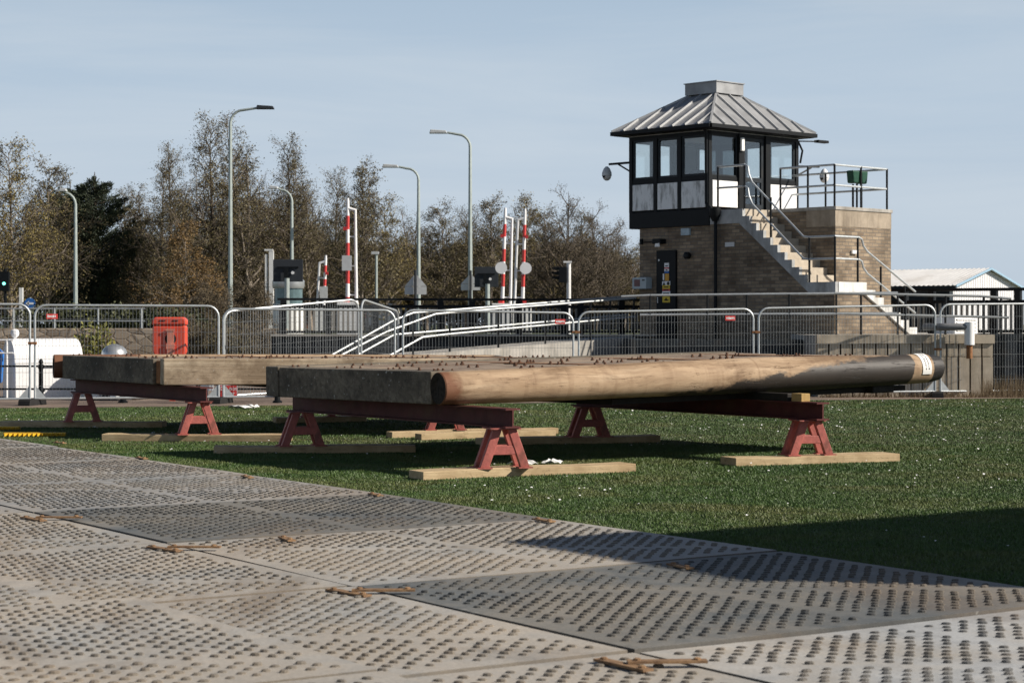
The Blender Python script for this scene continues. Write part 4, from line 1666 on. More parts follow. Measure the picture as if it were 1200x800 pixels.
Ya = ramp_Y(478)
pa = Vector((XP(478, Ya), Ya)); pm_Y = ramp_Y(560); pm = Vector((XP(560, pm_Y), pm_Y))
za, zm, zr = ZP(416.5, Ya), ZP(409.5, pm_Y), ZP(394.5, 46.0)
b = MB()
WR = 1.15
vs = []
for q_, z_ in ((pa, za), (pm, zm), (R_END, zr)):
    f_ = q_ - E1 * WR
    vs += [(q_.x, q_.y, 0.02), (q_.x, q_.y, z_), (f_.x, f_.y, z_), (f_.x, f_.y, 0.02)]
b.add(vs, [(0, 1, 2, 3), (11, 10, 9, 8)] + [(4 * i + j, 4 * i + 4 + j, 4 * i + 4 + (j + 1) % 4, 4 * i + (j + 1) % 4) for i in (0, 1) for j in range(4)])
o = b.build("concrete_ramp", M['concrete'])
tag(o, "pale concrete ramp rising towards the tower behind the fence", "ramp")
b = MB().box(XP(745.5, 41.6), wx0 - 0.03, 41.6, 46.6, 0.0, ZP(398, 41.6))
o = b.build("tower_walkway", M['darkblue'])  # concrete edge in the stairs' shade, the shade painted as a dark colour
tag(o, "raised walkway edge in front of the tower door, shade put in as dark colour", "walkway")
b = MB()
nst = 4
for i in range(nst):
    p0 = pa - E2 * (0.28 * i + 0.002); p1 = pa - E2 * (0.28 * (i + 1))
    h_ = za * (1 - (i + 1) / (nst + 1))
    q0, q1 = p0 - E1 * WR, p1 - E1 * WR
    vs = [(p.x, p.y, z_) for z_ in (0.0, h_) for p in (p0, q0, q1, p1)]
    b.add(vs, [(0, 1, 2, 3), (7, 6, 5, 4), (0, 4, 5, 1), (1, 5, 6, 2), (2, 6, 7, 3), (3, 7, 4, 0)])
o = b.build("concrete_steps", M['concrete'])
tag(o, "concrete steps descending left from the foot of the ramp", "steps")


def handrail(name, label, pts_list, posts, mat_rail, mat_post, r=0.026):
    t = thing(name, label, "handrail", (0, 0, 0))
    p0 = Vector(pts_list[0][0])
    t.location = (p0.x, p0.y, 0)
    off = Vector((p0.x, p0.y, 0))
    for pts in pts_list:
        MB().tube([Vector(p) - off for p in pts], r, 8).build("rail", mat_rail, t, smooth=True)
    for (a, c) in posts:
        MB().tube([Vector(a) - off, Vector(c) - off], r * 0.95, 8).build("post", mat_post, t, smooth=True)
    return t


M['railwhite'] = simple("pale_galvanised_rail", (0.40, 0.42, 0.42), 0.45, 0.3, var=0.06)
def RP(px, py, off):
    return P(px, py, ramp_Y(px, off))


for (off, lab) in ((0.06, "pale double handrail on the near side of the ramp, stepping down at left"), (1.1, "pale double handrail on the far side of the ramp")):
    if off < 0.5:
        top = [RP(400, 416, off), RP(452, 389, off), RP(510, 368, off), RP(525, 366.5, off), RP(745, 349, off)]
        mid = [RP(445, 423, off), RP(495, 395, off), RP(525, 391.5, off), RP(745, 371, off)]
        pxs = (484, 527, 584, 639, 692, 743)
    else:
        top = [RP(385, 418, off), RP(462, 375, off), RP(484, 366.5, off), RP(735, 347.5, off)]
        mid = [RP(415, 418, off), RP(462, 392, off), RP(735, 369, off)]
        pxs = (470, 498, 555, 610, 665, 715)
    posts = []
    for px in pxs:
        f_ = (px - 484) / (745 - 484)
        posts.append((RP(px, 416.0 - 21.5 * f_, off), RP(px, 369 - 20 * f_, off)))
    handrail("ramp_handrail", lab, [top, mid], posts, M['railwhite'], M['black'], 0.024)
# guard rail in front of the tower
Yg = 41.2
handrail("tower_guard_rail", "two-bar steel guard rail crossing in front of the tower foot",
         [[P(728, 347.5, Yg), P(760, 346, Yg), P(1052, 343, Yg)], [P(750, 369, Yg), P(1052, 367, Yg)]],
         [(P(px, 399, Yg), P(px, 345, Yg)) for px in (762, 829, 875, 925, 980, 1009, 1052)], M['galv'], M['black'], 0.024)
Yg = 40.6
handrail("quay_guard_rail", "pale two-bar guard rail on top of the quay wall at right",
         [[P(978, 343.5, Yg), P(1150, 347, Yg), P(1185, 350, Yg)], [P(990, 367.5, Yg), P(1182, 372, Yg)]],
         [(P(px, 393, Yg), P(px, 346 if px < 1150 else 348, Yg)) for px in (1061, 1108, 1153, 1173)], M['railwhite'], M['black'], 0.026)

# pipe elbow and white louvred cabinet on the quay
t = thing("louvred_cabinet", "white louvred cabinet on the quay right of the stairs", "cabinet", (XP(1119, 41.2), 41.2, 1.235), 0.72)
MB().box(0.0, 0.80, 0.0, 0.5, 0.02, 0.40).build("cabinet_body", M['whiter'], t, bevel=0.01)
b = MB()
for k in range(4):
    b.box(0.05, 0.74, -0.025, -0.002, 0.08 + k * 0.075, 0.105 + k * 0.075)
b.build("louvre", M['white'], t)
t = thing("outlet_pipe", "grey elbow pipe with white drop and rusty end over the quay wall", "pipe", (XP(1100, 39.5), 39.5, 0))
zc = ZP(383, 39.5); xd = XP(1136, 39.5) - XP(1100, 39.5)
MB().tube([(-0.1, 0.8, zc), (0.05, 0.02, zc), (0.12, 0, zc), (xd - 0.03, 0, zc), (xd, 0, zc - 0.04), (xd, 0, zc - 0.10)], 0.075, 14).build("elbow", simple("grey_pipe", (0.16, 0.165, 0.17), 0.5), t, smooth=True)
MB().tube([(xd, 0, zc + 0.10), (xd, 0, ZP(404, 39.5))], 0.10, 14).build("white_sleeve", M['whiter'], t, smooth=True)
MB().tube([(xd, 0, ZP(404, 39.5)), (xd, 0, ZP(420, 39.5))], 0.062, 12).build("rusty_end", M['rust'], t, smooth=True)

# ------------------------------------------------------------------ control tower
ANG = math.radians(-46.4)
CX, CY = 4.4853, 45.3
tw = thing("control_tower", "brick bridge control tower with glazed cabin, metal hipped roof and outside stairs", "control tower", (CX, CY, 0), ANG)
# local axes: x along the left-front face towards the stairs, y into the right-front face; cabin near corner at (0,0)
CW, CD = 2.49, 3.26
ZC0, ZC1 = 3.72, 5.86
GL = 1.0        # ground level at the tower
base = MB()
base.box(-2.2, -0.001, 0.06, 3.0, 0.0, 3.70)
base.build("brick_wall", M['brick'], tw)
# cabin skirt and frame
sk = MB()
sk.box(-CW, 0.0, 0.0, CD, 3.70, 4.08)
sk.build("cabin_skirt", M['black'], tw, bevel=0.01)
fr = MB()
PO = 0.09


def vpost(x, y, w_=PO):
    fr.box(x - w_ / 2, x + w_ / 2, y - w_ / 2, y + w_ / 2, 4.081, ZC1)


# posts on the left-front face (y=0)
i_ = 0.05
lx = [-CW + i_, -1.65, -0.905, -i_]
for x in lx:
    vpost(x, i_, 0.10)
ly = [1.11, 2.08, CD - i_]
for y in ly:
    vpost(-i_, y, 0.17 if y < 3 else 0.10)
for x in lx[:-1]:
    vpost(x, CD - i_, 0.10)
for y in (0.77, 1.475, 2.38):
    vpost(-CW + i_, y, 0.08)
fr.box(-CW, 0, 0.002, 0.098, 5.78, 5.862)
fr.box(-0.098, -0.002, 0.1, CD, 5.79, 5.863)
fr.box(-CW, -0.1, CD - 0.098, CD - 0.002, 5.78, 5.861)
fr.box(-CW + 0.002, -CW + 0.098, 0.1, CD - 0.1, 5.78, 5.864)
for (z0, z1) in ((4.745, 4.85),):
    fr.box(-CW + 0.1, -0.1, 0.012, 0.09, z0, z1)
    fr.box(-CW + 0.1, -0.1, CD - 0.09, CD - 0.012, z0, z1)
    fr.box(-CW + 0.012, -CW + 0.09, 0.1, CD - 0.1, z0, z1)
    fr.box(-0.09, -0.012, 0.1, 1.03, z0, z1)
    fr.box(-0.09, -0.012, 2.16, CD - 0.1, z0, z1)
fr.build("cabin_frame", M['black'], tw)
# ceiling, floor, console
MB().box(-CW + 0.02, -0.02, 0.02, CD - 0.02, 5.866, 5.885).build("cabin_ceiling", simple("cabin_ceiling_white", (0.5, 0.5, 0.48), 0.8), tw)
MB().box(-CW + 0.1, -0.1, 0.1, CD - 0.1, 4.082, 4.10).build("cabin_floor", M['interior'], tw)
b = MB()
b.box(-1.0, -0.2, 0.35, 0.95, 4.101, 4.80)
b.box(-0.95, -0.62, 0.45, 0.55, 4.80, 5.02)
b.box(-0.5, -0.3, 0.5, 0.58, 4.80, 4.98)
b.build("control_desk", M['interior'], tw)

def window(face, a0, a1, z0, z1, gmat, inset=0.05, ft=0.05):
    """sash frame and pane on a face: 'L' y=0, 'R' x=0, 'LB' back of left (y=CD), 'RB' x=-CW"""
    b = MB(); p = MB()
    def bx(mb, u0, u1, w0, w1, d0, d1):
        if face == 'L':
            mb.box(u0, u1, d0, d1, w0, w1)
        elif face == 'LB':
            mb.box(u0, u1, CD - d1, CD - d0, w0, w1)
        elif face == 'R':
            mb.box(-d1, -d0, u0, u1, w0, w1)
        else:
            mb.box(-CW + d0, -CW + d1, u0, u1, w0, w1)
    bx(b, a0, a1, z0, z0 + ft, 0.03, 0.075); bx(b, a0, a1, z1 - ft, z1, 0.03, 0.075)
    bx(b, a0, a0 + ft, z0 + ft, z1 - ft, 0.03, 0.075); bx(b, a1 - ft, a1, z0 + ft, z1 - ft, 0.03, 0.075)
    w_ = b.build("window", M['darkblue'], tw)
    bx(p, a0 + ft, a1 - ft, z0 + ft, z1 - ft, 0.05, 0.056)
    p.build("pane", gmat, w_)
    return w_


for (a0, a1) in ((-2.385, -1.705), (-1.595, -0.96), (-0.85, -0.105)):
    window('L', a0, a1, 4.855, 5.775, M['glass'])
    window('LB', a0, a1, 4.855, 5.775, M['glass'])
window('R', 0.105, 1.02, 4.855, 5.785, M['glass_dk'], ft=0.03)
window('R', 2.17, 3.15, 4.855, 5.785, M['glass'])
for (a0, a1) in ((0.105, 0.74), (0.80, 1.45), (2.40, 3.15)):
    window('RB', a0, a1, 4.855, 5.775, M['glass'])
MB().box(-CW + 0.03, -CW + 0.07, 1.5, 2.36, 4.86, 5.775).build("rear_panel", M['interior'], tw)
# panels under the windows
for (a0, a1) in ((-2.37, -1.72), (-1.58, -0.97), (-0.84, -0.12)):
    MB().box(a0, a1, -0.006, 0.05, 4.12, 4.73).build("stained_panel", M['panel_stain'], tw, bevel=0.004)
for (a0, a1) in ((0.12, 1.0), (2.2, 3.18)):
    MB().box(-0.05, 0.006, a0, a1, 4.14, 4.74).build("white_panel", M['whiter'], tw, bevel=0.004)
MB().box(-CW + 0.1, -0.1, CD - 0.06, CD - 0.02, 4.09, 4.745).build("rear_panel", M['black'], tw)
MB().box(-CW + 0.02, -CW + 0.06, 0.1, CD - 0.1, 4.09, 4.745).build("rear_panel", M['black'], tw)
# cabin door
dr = MB()
d0, d1 = 1.205, 1.985
dr.box(-0.075, -0.02, d0, d0 + 0.10, 4.10, 5.78); dr.box(-0.075, -0.02, d1 - 0.10, d1, 4.10, 5.78)
dr.box(-0.075, -0.02, d0 + 0.10, d1 - 0.10, 4.10, 4.24); dr.box(-0.075, -0.02, d0 + 0.10, d1 - 0.10, 4.76, 4.86); dr.box(-0.075, -0.02, d0 + 0.10, d1 - 0.10, 5.70, 5.78)
door = dr.build("cabin_door", M['darkblue'], tw)
MB().box(-0.05, -0.044, d0 + 0.1, d1 - 0.1, 4.24, 4.76).build("pane", M['glass'], door)
MB().box(-0.05, -0.044, d0 + 0.1, d1 - 0.1, 4.86, 5.70).build("pane", M['glass'], door)
b = MB(); b.box(-0.02, 0.012, d0 + 0.02, d0 + 0.06, 4.98, 5.18); b.tube([(0.03, d0 + 0.04, 5.12), (0.03, d0 + 0.16, 5.12)], 0.012, 6)
b.build("handle", M['silver'], door)
# bulkhead light by the door
MB().box(0.036, 0.10, 1.04, 1.15, 5.45, 5.76).build("bulkhead_light", M['lens'], tw, bevel=0.02)

# roof
rx0, rx1, ry0, ry1 = -CW - 0.29, 0.29, -0.29, CD + 0.29
ZE, ZR = 5.99, 6.86
cx0, cy0 = (rx0 + rx1) / 2, (ry0 + ry1) / 2
hb = 0.43
rf = MB()
bot = [(rx0, ry0, ZE), (rx1, ry0, ZE), (rx1, ry1, ZE), (rx0, ry1, ZE)]
top = [(cx0 - hb, cy0 - hb, ZR), (cx0 + hb, cy0 - hb, ZR), (cx0 + hb, cy0 + hb, ZR), (cx0 - hb, cy0 + hb, ZR)]
rf.add(bot + top, [(0, 1, 5, 4), (1, 2, 6, 5), (2, 3, 7, 6), (3, 0, 4, 7), (4, 5, 6, 7), (3, 2, 1, 0)])
roof = rf.build("roof", M['lead'], tw)
sm = MB()
NS = 7
corners_b = [Vector(p) for p in bot]; corners_t = [Vector(p) for p in top]
for s in range(4):
    b0, b1 = corners_b[s], corners_b[(s + 1) % 4]
    t0, t1 = corners_t[s], corners_t[(s + 1) % 4]
    Lb = (b1 - b0).length
    e = (b1 - b0).normalized()
    mid_t = (t0 + t1) / 2
    mid_b = (b0 + b1) / 2
    inward = (mid_t - mid_b); inward -= e * inward.dot(e)
    nrm = e.cross(inward).normalized()
    if nrm.z < 0:
        nrm = -nrm
    ta, tb = (t0 - b0).dot(e), (t1 - b0).dot(e)
    for k in range(1, NS + 1):
        x = Lb * k / (NS + 1)
        if x < ta:
            f_ = x / ta
        elif x > tb:
            f_ = (Lb - x) / (Lb - tb)
        else:
            f_ = 1.0
        p = b0 + e * x + nrm * 0.02
        q_ = p + inward * (f_ * 0.985)
        sm.bar(p, q_, 0.035, 0.05, up=nrm)
    sm.bar(b0 + Vector((0, 0, 0.015)), t0 + Vector((0, 0, 0.015)), 0.05, 0.05)
sm.build("standing_seam", M['lead_seam'], roof)
vt = MB()
vt.box(cx0 - hb - 0.06, cx0 + hb + 0.06, cy0 - hb - 0.06, cy0 + hb + 0.06, ZR + 0.02, 7.14)
vt.box(cx0 - hb - 0.085, cx0 + hb + 0.085, cy0 - hb - 0.085, cy0 + hb + 0.085, 7.142, 7.165)
vt.box(cx0 - hb + 0.05, cx0 + hb - 0.05, cy0 - hb + 0.05, cy0 + hb - 0.05, ZR - 0.05, ZR + 0.019)
vt.build("roof_vent", M['lead'], roof)
gt = MB()
gt.box(rx0 + 0.04, rx1 - 0.04, ry0 + 0.04, ry1 - 0.04, 5.888, 5.93)
for (a, c) in ((0, 1), (1, 2), (2, 3), (3, 0)):
    p0 = Vector(bot[a]) + Vector((0, 0, -0.045)); p1 = Vector(bot[c]) + Vector((0, 0, -0.045))
    gt.bar(p0, p1, 0.10, 0.085)
gt.build("gutter", M['black'], tw)
# drainpipe
b = MB()
b.tube([(-0.03, -0.14, 5.93), (-0.02, -0.08, 5.78), (-0.02, -0.07, 4.2), (0.18, -0.07, 4.02), (0.25, -0.07, 3.9), (0.25, -0.07, 0.9)], 0.04, 8)
b.lathe([(0.06, 3.78), (0.13, 3.92), (0.13, 4.08), (0.06, 4.08)], (0.25, -0.09, 0), 10)
b.build("drainpipe", M['black'], tw, smooth=True)

# stair block
SH = 1.0
b = MB(); b.box(0.001, 2.8, SH, 3.07, 0.0, 3.98); b.build("stair_block", M['brick'], tw)
b = MB(); b.box(0.012, 2.83, SH - 0.025, 3.10, 3.982, 4.06); b.build("coping", M['concrete'], tw, bevel=0.008)
# concrete band under the coping
b = MB(); b.box(2.0, 2.806, SH - 0.006, 3.076, 3.62, 3.978); b.build("concrete_band", concrete("band_concrete", (0.36, 0.30, 0.23)), tw)
# upper flight
x0f, x1f, zt_f, zl_f = 0.98, 2.78, 4.04, 2.365
nst = 9
b = MB()
stp = [(0.03, zt_f)]
dx = (x1f - x0f) / nst; dz = (zt_f - zl_f) / (nst + 1)
zz = zt_f
xx = x0f
stp.append((xx, zz))
for k in range(nst):
    zz -= dz
    stp.append((xx, zz)); xx += dx; stp.append((xx, zz))
zz = zl_f
stp.append((xx, zz))
poly = stp + [(3.56, zl_f)]
under = [(3.56, zl_f - 0.22), (x1f + 0.05, zl_f - 0.22), (x0f - 0.1, zt_f - 0.32), (0.03, zt_f - 0.32)]
outer = MB().prism(poly + under, 0.0, 0.10, 'xz')
outer.build("stair_stringer", concrete("shaded_stringer", (0.42, 0.43, 0.43)), tw)  # stair side facing away from the sun, its shade put in as grey
inner = MB().prism([(p[0], p[1] - 0.0) for p in poly] + under, 0.101, SH - 0.001, 'xz')
inner.build("stair_step", M['step'], tw)
wall = MB().prism([(0.0015, 0.0), (3.50, 0.0), (3.50, zl_f - 0.222), (x1f + 0.05, zl_f - 0.222), (x0f - 0.1, zt_f - 0.322), (0.0015, zt_f - 0.322)], 0.02, SH - 0.01, 'xz')
wall.build("brick_wall", M['brick'], tw)
# lower flight along y, x 2.8..3.56
y0f, y1f = 1.10, 2.98
nst2 = 6
zb_f = 1.22
st2 = [(0.101, zl_f - 0.001), (y0f, zl_f - 0.001)]
dy = (y1f - y0f) / nst2; dz2 = (zl_f - zb_f) / (nst2 + 1)
yy = y0f; zz = zl_f
for k in range(nst2):
    zz -= dz2
    st2.append((yy, zz)); yy += dy; st2.append((yy, zz))
st2.append((yy, zb_f))
und2 = [(yy - 0.25, zb_f), (y0f - 0.08, zl_f - 0.24), (0.101, zl_f - 0.24)]
MB().prism(st2 + und2, 3.46, 3.575, 'yz').build("stair_stringer", M['conc_white'], tw)
MB().prism(st2 + und2, 2.802, 3.459, 'yz').build("stair_step", M['step'], tw)
MB().prism([(0.03, 0.3), (yy - 0.27, 0.3), (yy - 0.27, zb_f - 0.002), (y0f - 0.08, zl_f - 0.242), (0.03, zl_f - 0.242)], 2.81, 3.52, 'yz').build("brick_wall", M['brick'], tw)

# stair handrails
MR = M['galv']


def rail(pts, nm="handrail", r_=0.024, mt=None):
    MB().tube(pts, r_, 8).build(nm, mt or MR, tw, smooth=True)


def rpost(x, y, z0, z1, r_=0.024):
    MB().tube([(x, y, z0), (x, y, z1)], r_, 8).build("rail_post", M['black'], tw, smooth=True)


for (h_, drop) in ((0.98, 0), (0.50, 0)):
    zt2 = zt_f + h_ - 0.0
    zl2 = zl_f + h_
    yo = 0.05
    rail([(0.2, yo, zt2), (1.02, yo, zt2), (1.10, yo, zt2 - 0.05), (1.13, yo, zt2 - 0.22), (1.22, yo, zt2 - 0.40), (x1f - 0.12, yo, zl2 + 0.02), (x1f + 0.02, yo, zl2), (3.51, yo, zl2), (3.51, 0.9, zl2), (3.51, 1.0, zl2 - 0.04), (3.51, 1.06, zl2 - 0.18), (3.51, 1.2, zl2 - 0.30), (3.51, 3.0, zl2 - 1.16)])
for (x, zb0, zt0) in ((0.22, zt_f, zt_f + 0.98), (1.0, zt_f, zt_f + 0.98), (1.75, zt_f - 0.8, zt_f + 0.22), (2.82, zl_f, zl_f + 0.98), (3.51, zl_f, zl_f + 0.98)):
    rpost(x, 0.05, zb0, zt0)
rpost(3.51, 0.86, zl_f, zl_f + 0.98)
rpost(3.51, 1.7, zl_f - 0.5, zl_f + 0.36)
rpost(3.51, 2.6, zl_f - 1.0, zl_f - 0.06)
# platform railing
ex = 2.74; e0 = SH + 0.05; e1 = 3.0
for h_ in (0.92, 0.47):
    zz = 4.06 + h_
    rail([(1.22, e0, zz), (ex, e0, zz), (ex, e1, zz), (0.02, e1, zz)], "platform_rail")
for (x, y) in ((1.22, e0), (2.0, e0), (ex, e0), (ex, 2.02), (ex, e1), (1.9, e1), (1.0, e1)):
    rpost(x, y, 4.06, 4.06 + 0.93)

# wall fittings on the left-front wall
wy = 0.055
b = MB(); b.box(-1.62, -1.02, -0.0, wy + 0.02, 0.9, 3.17)
md = b.build("metal_door", M['black'], tw, bevel=0.006)
zd = lambda py: ZP(py, 46.2)
sg = []
for (x0_, x1_, p0, p1, mt) in ((-1.36, -1.22, 308, 313.2, 'whiter'), (-1.36, -1.22, 313.3, 314.8, 'signred'), (-1.36, -1.22, 314.9, 317.6, 'whiter'), (-1.36, -1.22, 317.7, 320, 'signblue'),
                               (-1.41, -1.365, 320.4, 328, 'whiter'), (-1.34, -1.22, 320.6, 329, 'ambers'),
                               (-1.43, -1.18, 329.4, 334.0, 'whiter'), (-1.42, -1.19, 334.1, 338.3, 'yellow'), (-1.42, -1.19, 338.4, 341.0, 'signred'), (-1.43, -1.18, 341.1, 346.8, 'whiter'), (-1.42, -1.19, 347.0, 354.3, 'yellow')):
    s_ = MB().box(x0_, x1_, -0.008, -0.002, zd(p1), zd(p0)).build("notice", M[mt], md)
# triangular warning icons on the notices
b = MB()
for (xc, py) in ((-1.37, 332.3), (-1.305, 350.5)):
    z_ = zd(py)
    b.prism([(xc - 0.045, z_ - 0.035), (xc + 0.045, z_ - 0.035), (xc, z_ + 0.045)], -0.012, -0.009, 'xz')
b.lathe([(0.04, -0.012), (0.04, -0.009)], (-1.24, 0, zd(332.0)), 12, 'y')
b.build("notice_icon", M['ink'], md)
b = MB()
for (py, xa, xb) in ((311.5, -1.33, -1.25), (316.4, -1.32, -1.26), (336.2, -1.38, -1.23), (339.8, -1.38, -1.23), (343.5, -1.40, -1.21), (351.5, -1.36, -1.23)):
    b.box(xa, xb, -0.012, -0.0085, zd(py) - 0.012, zd(py) + 0.012)
b.build("notice_lines", M['ink'], md)
b = MB()
for k in range(3):
    b.tube([(-1.57, -0.012, zd(349 + 2.4 * k)), (-1.57, 0.01, zd(349 + 2.4 * k))], 0.018, 8)
b.tube([(-1.53, -0.012, zd(304.5)), (-1.53, 0.01, zd(304.5))], 0.022, 8)
b.build("lock", M['silver'], md)
# flood light, box, siren, sign plates
b = MB(); b.box(-1.62, -1.36, -0.16, 0.055, 3.10 + 0.22, 3.22 + 0.22)
fl = b.build("flood_light", M['black'], tw, bevel=0.02)
MB().prism([(-1.5, 3.25), (-1.35, 3.25), (-1.37, 3.33), (-1.48, 3.33)], -0.19, -0.165, 'xz').build("lamp_glass", M['lens'], fl)
MB().tube([(-2.1, 0.03, 3.38), (-1.62, 0.03, 3.38)], 0.012, 6).build("conduit", M['black'], tw)
MB().box(-2.15, -2.09, 0.0, 0.055, 3.33, 3.46).build("junction_box", M['black'], tw)
MB().box(-0.86, -0.6, 0.0, 0.058, 3.50, 3.66).build("notice_plate", simple("pale_blue_plate", (0.36, 0.45, 0.5), 0.5), tw)
MB().box(0.48, 0.74, -0.01, 0.018, 3.20, 3.30).build("bulkhead_light", M['signback'], tw)
MB().lathe([(0.03, -0.12), (0.08, -0.10), (0.08, 0.0), (0.03, 0.055)], (-0.62, 0, 3.03), 10, 'y').build("siren", M['black'], tw)
b = MB(); b.box(-2.24, -1.80, -0.16, 0.056, 2.28, 2.55)
cb = b.build("equipment_box", simple("pale_grey_box", (0.42, 0.48, 0.5), 0.5, var=0.05), tw, bevel=0.01)
MB().box(-2.17, -1.99, -0.166, -0.161, 2.34, 2.50).build("notice", simple("maroon_notice", (0.16, 0.07, 0.07), 0.5), cb)
MB().box(-1.92, -1.84, -0.166, -0.161, 2.47, 2.50).build("slot", M['ink'], cb)
# wall light on the lit face of the stair block
MB().box(2.801, 2.86, 1.55, 1.75, 3.02, 3.10).build("bulkhead_light", M['lens'], tw, bevel=0.01)
MB().lathe([(0.05, 0.0), (0.06, 0.05), (0.02, 0.12)], (2.80, 2.3, 1.95), 10, 'x').build("wall_socket", M['black'], tw)


# cameras on brackets
def cctv(bracket_pts, ball, col_top):
    cm = MB().tube(bracket_pts[:2], 0.03, 6)
    cm.tube(bracket_pts[2:4], 0.02, 6)
    o_ = cm.build("camera_bracket", M['black'], tw)
    bx_, by_, bz_ = ball
    d_ = MB()
    d_.lathe([(0.03, bz_ + 0.17), (0.075, bz_ + 0.12), (0.115, bz_ + 0.03), (0.12, bz_ - 0.05)] + [(0.105 * math.cos(math.pi / 2 * k / 6) + 0.001, bz_ - 0.06 - 0.11 * math.sin(math.pi / 2 * k / 6)) for k in range(7)], (bx_, by_, 0), 14)
    c_ = d_.build("dome_camera", col_top, o_, smooth=True)
    MB().lathe([(0.03, -0.10), (0.05, -0.108), (0.01, -0.112)], (bx_, by_, bz_ - 0.06), 8, 'y').build("camera_lens", M['ink'], c_)


# left camera: sticks out along -x from the cabin's far left edge
cctv([(-CW, 0.08, 5.28), (-CW - 0.72, 0.08, 5.28), (-CW, 0.08, 5.05), (-CW - 0.42, 0.08, 5.26)], (-CW - 0.80, 0.08, 5.06), M['signback'])
# right camera: sticks out along +y from the cabin's right edge
cctv([(-0.05, CD, 5.22), (-0.05, CD + 0.85, 5.26), (-0.05, CD, 5.0), (-0.05, CD + 0.55, 5.22)], (-0.05, CD + 1.06, 5.05), M['whiter'])
# street-type lamp arm from the eave
b = MB().tube([(-0.05, CD - 0.05, 5.82), (-0.05, CD + 0.85, 5.87)], 0.018, 6)
b.box(-0.12, 0.02, CD + 0.75, CD + 1.15, 5.84, 5.90)
b.build("eave_lamp", M['black'], tw)
MB().tube([(-0.03, CD + 0.03, 5.8), (0.02, CD + 0.12, 5.6), (0.0, CD + 0.06, 5.3)], 0.025, 6).build("cable_loop", M['black'], tw)
# green flood lamps on the platform rail
for k, y in enumerate((2.42, 2.74)):
    b = MB().prism([(y - 0.13, 4.95), (y + 0.13, 4.95), (y + 0.09, 4.66), (y - 0.09, 4.66)], ex - 0.62, ex - 0.42, 'yz')
    b.build("green_lamp", M['greenbox'], tw, bevel=0.03)
    MB().tube([(ex - 0.52, y, 4.06), (ex - 0.52, y, 4.64)], 0.025, 6).build("lamp_post", M['black'], tw)
# ------------------------------------------------------------------ road things behind: lamps, barriers, signs, vehicles
LG = "tall street lamps along the road"


def street_lamp(label, px, py_top, Y, side, reach, head=0.7):
    z1 = ZP(py_top, Y)
    t = thing("street_lamp", label, "street lamp", (XP(px, Y), Y, 1.15), 0, LG)
    H_ = z1 - 1.15
    pts = [(0, 0, 0), (0, 0, H_ * 0.3), (0, 0, H_ - 0.55)]
    for k in range(1, 6):
        a = math.pi / 2 * k / 5
        pts.append((side * (0.5 - 0.5 * math.cos(a)), 0, H_ - 0.55 + 0.5 * math.sin(a)))
    pts.append((side * (reach - head), 0, H_ + 0.02))
    rs_ = [0.10, 0.085, 0.06] + [0.05] * 5 + [0.045]
    MB().tube(pts, rs_, 8).build("pole", M['lamp_pole'], t, smooth=True)
    b = MB()
    x0_, x1_ = side * (reach - head), side * reach
    xa, xb = min(x0_, x1_), max(x0_, x1_)
    b.prism([(xa, H_ - 0.02), (xb, H_ - 0.02), (xb - 0.05, H_ + 0.09), (xa + 0.05, H_ + 0.13)], -0.14, 0.14, 'xz')
    b.build("lamp_head", M['signback'] if side < 0 else M['darkgrey'], t, bevel=0.02)
    return t


street_lamp("tallest street lamp with its arm to the right, among bare trees", 270, 127.5, 76, 1, 1.68)
street_lamp("street lamp with its arm to the left, nearest the dark conifer", 88.5, 224, 80, -1, 0.66, 0.33)
street_lamp("short street lamp with arm to the left behind the dark square sign back", 342, 221, 86, -1, 1.0, 0.42)
street_lamp("street lamp with arm to the left in front of the middle trees", 490.5, 196, 85, -1, 1.55)
street_lamp("tall street lamp with arm to the left rising clear of the trees near the barriers", 551, 156, 78, -1, 1.6)
t = thing("lamp_post", "small thin grey post lamp among trees right of the tall barrier", "post lamp", (XP(441, 90), 90, 1.15))
MB().tube([(0, 0, 0), (0, 0, ZP(298, 90) - 1.15)], 0.06, 8).build("pole", M['lamp_pole'], t)
MB().box(-0.22, 0.12, -0.1, 0.1, ZP(298, 90) - 1.15, ZP(296, 90) - 1.1).build("lamp_head", M['signback'], t)
t = thing("lamp_post", "white double post with a cap left of the dark square sign back", "post", (XP(316, 70), 70, 1.15))
MB().box(-0.02, 0.14, -0.07, 0.07, 0, ZP(294, 70) - 1.15).build("pole", M['white'], t)
MB().box(-0.16, -0.08, -0.05, 0.05, 0.6, ZP(298, 70) - 1.15).build("pole", M['white'], t)
MB().box(-0.18, 0.12, -0.08, 0.08, ZP(294, 70) - 1.149, ZP(292, 70) - 1.15).build("cap", M['white'], t)


